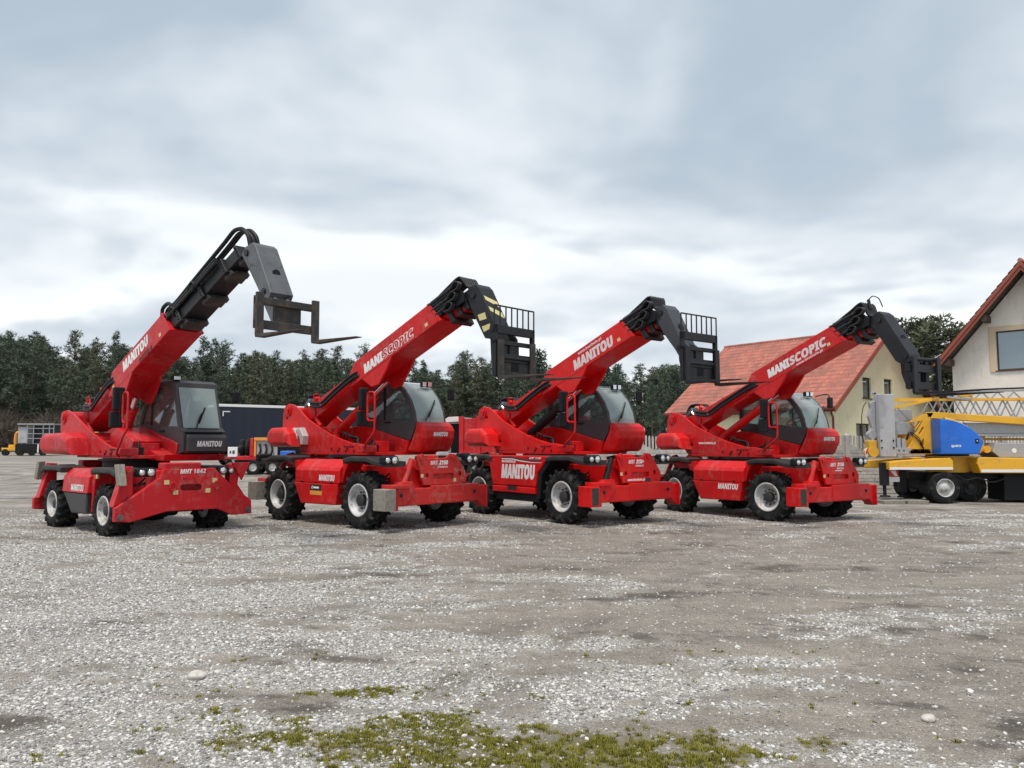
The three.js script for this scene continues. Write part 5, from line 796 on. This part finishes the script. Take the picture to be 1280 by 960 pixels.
{
  const d = 37, s = d / 975, x0 = (556 - 640) * s, t = thing('tipping_trailer', 'weathered red steel trailer body with open bay and grey tailboard', 'trailer', null, x0, gh(x0, d), -d, -0.25);
  part('side_panel', [box(0.72, 2.6, 1.25, 2.98, -2.2, -2.1, 0.01)], M.redWorn, t);
  for (const x of [0.72, 1.55, 2.3]) part('post', box(x, x + 0.22, 1.2, 3.0, -0.16, 0.02, 0.01), M.redWorn, t);
  part('panel', box(0.94, 1.52, 1.25, 2.9, -0.12, -0.06, 0.01), M.redWorn, t);
  part('panel', box(1.78, 2.28, 1.25, 2.9, -0.12, -0.06, 0.01), M.redWorn, t);
  part('post', box(0.18, 0.26, 1.2, 2.75, -0.12, -0.04, 0.01), M.wood, t);
  part('canopy', prism([[-0.25, 2.72], [0.70, 2.76], [0.70, 3.0], [0.2, 2.98]], -2.1, 0.05, 0.02), M.pinkWhite, t);
  part('bay_wall', box(-0.2, 0.7, 1.2, 2.7, -1.6, -1.5, 0.01), M.black, t);
  part('tailboard', prism([[-0.6, 0.75], [-0.45, 1.28], [0.95, 1.28], [1.3, 0.75]], 0.03, 0.10, 0.01), M.ballast, t);
  part('deck', box(-0.4, 2.6, 0.95, 1.2, -2.2, 0.02, 0.02), M.black, t);
  part('orange_bracket', [box(1.15, 1.5, 1.16, 1.22, 0.11, 0.15, 0.005), box(1.44, 1.5, 0.9, 1.16, 0.11, 0.15, 0.005)], M.orange, t);
  for (const x of [0.1, 1.6]) for (const z of [0.0, -2.1]) { const w = sub('wheel', t); w.position.set(x, 0.47, z); part('tyre', lathe([[0.25, 0.12], [0.4, 0.14], [0.47, 0.1], [0.47, -0.1], [0.4, -0.14], [0.25, -0.12]].reverse(), 24), M.rubber, w); part('rim', lathe([[0.26, 0.09], [0.18, 0.05], [0, 0.05]].reverse(), 16), M.rim, w); }
}
{
  const d = 74, s = d / 975, X = px => (px - 640) * s, g0 = gh(X(40), d), cage = M.galv;
  const t = thing('access_platform', 'grey work platform with railed basket on a dark tracked base', 'lift', null, X(21), g0, -d, 0.12);
  part('base', [box(0, 3.5, 0.25, 1.15, -1.8, 0, 0.05)], M.black, t);
  for (const x of [0.5, 1.5, 2.5]) part('wheel', discZ(x, 0.3, -0.1, 0.08, 0.3, 18), M.rubber, t);
  part('white_panel', box(2.0, 2.12, 0.3, 1.1, 0.005, 0.03), M.white, t);
  part('cabinet', box(0.1, 0.95, 1.17, 2.75, -1.4, -0.2, 0.08), M.ballast, t);
  for (const y of [1.65, 2.1, 2.6, 2.95]) part('rail', bar([1.0, y, -0.1], [3.35, y, -0.1], 0.06, 0.06), cage, t);
  for (const x of [1.0, 1.55, 2.4, 2.95, 3.35]) part('post', bar([x, 1.15, -0.1], [x, 2.95, -0.1], 0.06, 0.06), cage, t);
  part('roof_bar', [box(0.1, 3.4, 2.95, 3.05, -1.5, 0.0, 0.02)], cage, t);
  part('rear_screen', box(1.0, 3.3, 1.2, 2.9, -1.45, -1.4), M.jibGrey, t);
  const o = thing('boom_lift', 'small orange boom lift parked by the grey work platform', 'lift', null, X(9), g0, -d - 1, 0.1);
  part('arm', [tube([[0.55, 0.4, 0], [0.30, 1.2, 0], [0.35, 2.1, 0], [0.7, 2.25, 0], [1.0, 2.2, 0]], 0.16, 20, 8)], M.orange, o);
  part('chassis', [box(-0.9, 1.1, 0.45, 0.75, -1.2, 0.1, 0.05), box(-0.4, 0.3, 0.75, 1.05, -0.9, -0.1, 0.05)], M.craneYellow, o);
  part('cabin', box(0.5, 1.0, 1.0, 1.9, -1.2, -0.3, 0.06), M.beige, o);
  for (const x of [-0.55, 0.75]) part('wheel', discZ(x, 0.32, -0.1, 0.14, 0.32, 18), M.rubber, o);
  const v = thing('site_cabin', 'low white site cabin with an orange roof beacon half hidden behind machinery', 'cabin', null, X(62), gh(X(62), 80), -80, 0.1);
  part('wall', box(0, 1.6, 0, 2.0, -2.2, 0, 0.04), M.white, v); part('roof', box(-0.05, 1.65, 2.0, 2.12, -2.25, 0.05, 0.02), M.ballast, v); part('beacon', box(0.75, 1.3, 2.12, 2.4, -0.6, -0.2, 0.08), M.orange, v); part('window', box(0.5, 1.1, 0.9, 1.6, 0.003, 0.02), M.windowGlass, v);
  const f = thing('board_fence', 'pale timber board fence at the edge of the wood', 'fence', null, X(-40), gh(X(0), 82), -82, 0);
  for (let i = 0; i < 34; i++) part('board', box(i * 0.2, i * 0.2 + 0.185, 0, 1.55 + 0.04 * Math.sin(i * 2.1), -0.03, 0, 0.004), M.wood, f);
}

// ---- trees
const bark = S({ map: tex(256, (u, v) => { const k = 0.7 + 0.6 * F3(u, v * 0.4); return toS([0.115 * k, 0.088 * k, 0.070 * k]); }, true, 1.5), roughness: 0.95 });
const leafMat = P({ vertexColors: true, roughness: 0.9, transmission: 0.18, thickness: 0 }), needleMat = S({ vertexColors: true, roughness: 0.9 });
function foliage(clumps, r, n, len, wid, cols, up = 0.25) {       // many small leaf or needle faces round each clump
  const pos = [], col = [], nor = [], a = new THREE.Vector3(), b = new THREE.Vector3(), s = new THREE.Vector3();
  for (const [cx, cy, cz, R, tone] of clumps) {
    const base = mix3(cols[0], cols[1], tone);
    for (let i = 0; i < n; i++) {
      a.set(r() * 2 - 1, (r() * 2 - 1) * 0.75 + up, r() * 2 - 1).normalize(); s.set(r() * 2 - 1, r() * 2 - 1, r() * 2 - 1).cross(a).normalize();
      const k = R * Math.cbrt(r()), ox = cx + a.x * k, oy = cy + a.y * k * 0.7, oz = cz + a.z * k, L = len * (0.6 + 0.8 * r()), w = wid * (0.6 + 0.8 * r()), f = 0.86 + 0.28 * r();
      pos.push(ox + s.x * w, oy + s.y * w, oz + s.z * w, ox - s.x * w, oy - s.y * w, oz - s.z * w, ox + a.x * L, oy + a.y * L + 0.1 * L, oz + a.z * L);
      for (let q = 0; q < 3; q++) { col.push(base[0] * f, base[1] * f, base[2] * f); nor.push(a.x, a.y, a.z); }
    }
  }
  const g = new THREE.BufferGeometry(); g.setAttribute('position', new THREE.Float32BufferAttribute(pos, 3)); g.setAttribute('color', new THREE.Float32BufferAttribute(col, 3)); g.setAttribute('normal', new THREE.Float32BufferAttribute(nor, 3)); g.computeVertexNormals(); return g;
}
function limb(a, b, r0, r1) { return cyl(a, b, r0, r1, 6, true); }
function makeConifer(seed, Hh, o) {
  const r = RNG(seed), g = new THREE.Group(), tr = [], cl = [], lean = (r() - 0.5) * 0.5;
  const cx = y => lean * (y / Hh) ** 2 + 0.12 * Math.sin(y * 0.5 + seed), R0 = o.r0;
  for (let i = 0; i < 6; i++) { const y0 = Hh * i / 6, y1 = Hh * (i + 1) / 6; tr.push(limb([cx(y0), y0, 0], [cx(y1), y1, 0], R0 * (1 - i / 6.4), R0 * (1 - (i + 1) / 6.4))); }
  const nb = o.nb;
  for (let i = 0; i < nb; i++) {
    const t = (i + r()) / nb, y = Hh * lerp(o.base, 0.985, t), az = r() * 6.283, tt = (y / Hh - o.base) / (1 - o.base);
    const prof = o.cone ? (1 - tt) ** 0.75 * 0.95 + 0.05 : o.round ? Math.sqrt(Math.max(0, Math.sin(Math.PI * Math.min(1, 0.20 + 0.80 * tt)))) * 0.9 + 0.08 : Math.min(1, 0.5 + tt * 1.6) * (1 - tt) ** 0.5 + 0.06;
    const len = o.rad * prof * (0.55 + 0.65 * r()), rise = len * (o.cone ? 0.10 + 0.35 * tt : 0.15 + 0.4 * tt + 0.3 * (r() - 0.5)), bx = cx(y);
    const e = [bx + Math.cos(az) * len, y + rise, Math.sin(az) * len];
    tr.push(limb([bx, y, 0], e, 0.022 + 0.018 * len, 0.01));
    const m = Math.max(2, Math.round(len / (o.step || 0.42)));
    for (let q = 0; q < m; q++) { const f = 0.35 + 0.68 * (q + 0.5) / m; cl.push([lerp(bx, e[0], f) + (r() - 0.5) * 0.3, lerp(y, e[1], f) + (r() - 0.3) * 0.25, e[2] * f + (r() - 0.5) * 0.3, (o.R || 0.42) * (0.7 + 0.6 * r()), 0.15 + 0.35 * r() + 0.35 * (seed % 5) / 4]); }
  }
  for (let i = 0; i < (o.dead || 0); i++) { const y = Hh * (0.12 + (o.base - 0.10) * r()), az = r() * 6.283, l = 0.5 + 1.3 * r(); tr.push(limb([cx(y), y, 0], [cx(y) + Math.cos(az) * l, y + l * (0.1 + 0.3 * r()), Math.sin(az) * l], 0.025, 0.008)); }
  const trunk = new THREE.Mesh(join(tr), bark); trunk.name = 'trunk'; const crown = new THREE.Mesh(foliage(cl, r, o.n, o.len, o.wid, o.cols, o.up), needleMat); crown.name = 'crown';
  for (const q of [trunk, crown]) { q.castShadow = q.receiveShadow = true; g.add(q); }
  return g;
}
const green1 = [[0.062, 0.090, 0.066], [0.105, 0.140, 0.092]], green2 = [[0.040, 0.066, 0.050], [0.080, 0.112, 0.080]], green3 = [[0.080, 0.098, 0.062], [0.128, 0.140, 0.086]];
const pines = [0, 1, 2, 3, 4, 5, 6].map(i => makeConifer(100 + i * 7, 15, { r0: 0.19, nb: 54, base: 0.30 + 0.08 * (i % 3), rad: i % 2 ? 2.1 : 1.75, R: 0.28, step: 0.32, n: 13, len: 0.36, wid: 0.06, cols: i % 3 == 2 ? green3 : green1, dead: 22, cone: i % 2 === 1 }));
const firs = [0, 1, 2].map(i => makeConifer(300 + i * 11, 9, { r0: 0.16, nb: 80, base: 0.05, rad: 2.4, n: 18, len: 0.32, wid: 0.06, step: 0.34, R: 0.34, cols: green2, cone: true, up: 0.05 }));
const bushy = [0, 1].map(i => makeConifer(500 + i * 13, 9, { r0: 0.18, nb: 130, base: 0.08, rad: 2.9, n: 22, len: 0.24, wid: 0.07, step: 0.34, R: 0.42, cols: green3, round: true }));
function plant(proto, name, label, cat, group, x, d, s, sy, turn) {
  const t = proto.clone(); t.name = numbered(name); t.position.set(x, gh(x, d) - 0.05, -d); t.scale.set(s, sy, s); t.rotation.y = turn; scene.add(t); return tag(t, label, cat, group);
}
{
  const r = RNG(2024), s = px => (px - 640) / 975;
  // tree line: [pixel span, distance, height]; heights follow the skyline of the wood
  const top = px => px < 60 ? 408 : px < 200 ? 420 : px < 330 ? 430 : px < 460 ? 437 : px < 560 ? 452 : px < 700 ? 446 : px < 790 ? 455 : 446;
  const dist = px => lerp(92, 112, sm(0, 600, px)) - 34 * sm(620, 760, px);
  for (let row = 0; row < 4; row++) for (let px = -40; px < 860; px += (px > 640 ? 26 : 20) + r() * 10) {
    const d = dist(px) + row * 4.2 + r() * 3, x = s(px + r() * 16) * d, H = (1.743 + (555.5 - top(px)) / 975 * d - gh(x, d)) * (0.68 + 0.40 * r()) * (row ? 1 : 0.92);
    const fir = px > 640 && r() < 0.45;
    if (fir) plant(firs[Math.floor(r() * 3)], 'spruce_tree', 'dark pointed spruce growing among the pines behind the wall', 'tree', 'spruces in the wood', x, d, H / 9 * 0.85, H / 9, r() * 6.28);
    else { const v = Math.floor(r() * 7), kd = v % 3 === 2 ? 'olive-green' : v % 2 ? 'narrow pointed' : 'round-topped'; plant(pines[v], 'pine_tree', `tall ${kd} pine at the edge of the wood behind the yard`, 'tree', `${kd} pines along the edge of the wood`, x, d, H / 15 * (0.95 + 0.35 * r()), H / 15, r() * 6.28); }
  }
  // deeper wood, one mass
  const wood = sub('wood', scene); tag(wood, 'dense mass of pines deep in the wood', 'wood', null, 'stuff');
  const o = new THREE.Object3D(), per = pines.map(() => []);
  for (let i = 0; i < 420; i++) { const px = -60 + 960 * r(), d = dist(px) + 18 + 45 * r(), x = s(px) * d, H = (1.743 + (555.5 - top(px)) / 975 * d - gh(x, d)) * (0.66 + 0.26 * r()); o.position.set(x, gh(x, d), -d); o.rotation.set(0, r() * 6.28, 0); o.scale.set(H / 15 * 1.25, H / 15, H / 15 * 1.25); o.updateMatrix(); per[i % 7].push(o.matrix.clone()); }
  per.forEach((l, i) => pines[i].children.forEach(c => { const im = new THREE.InstancedMesh(c.geometry, c.material, l.length); im.name = c.name === 'trunk' ? 'trunks' : 'crowns'; im.userData.kind = 'stuff'; l.forEach((m, k) => im.setMatrixAt(k, m)); im.castShadow = im.receiveShadow = true; wood.add(im); }));
  // brushwood under the trees
  const cl = []; for (let i = 0; i < 34; i++) cl.push([(r() - 0.5) * 3, 0.2 + r() * 2.2, (r() - 0.5) * 2, 0.7, r()]);
  const bg = foliage(cl, r, 26, 0.75, 0.022, [[0.075, 0.06, 0.05], [0.15, 0.125, 0.10]], 0.5), N = 200, im = new THREE.InstancedMesh(bg, needleMat, N);
  for (let i = 0; i < N; i++) { const px = -60 + 690 * (i + r()) / N, d = dist(px) - 2 + 12 * r(), x = s(px) * d; o.position.set(x, gh(x, d), -d); o.rotation.set(0, r() * 6.28, 0); o.scale.setScalar(0.9 + 0.8 * r()); o.updateMatrix(); im.setMatrixAt(i, o.matrix); }
  im.name = 'brushwood'; tag(im, 'brown leafless brushwood under the edge of the wood', 'brushwood', null, 'stuff'); im.castShadow = im.receiveShadow = true; scene.add(im);
  // trees by the houses
  plant(bushy[0], 'garden_tree', 'broad bushy green tree behind the pale house eaves', 'tree', null, 29.4, 55, 1.30, 1.10, 0.4);
  plant(bushy[1], 'garden_tree', 'lower bushy green tree beside the broad one, above the cream house roof', 'tree', null, 26.9, 54, 0.95, 0.90, 2.1);
}

renderer.render(scene, camera);
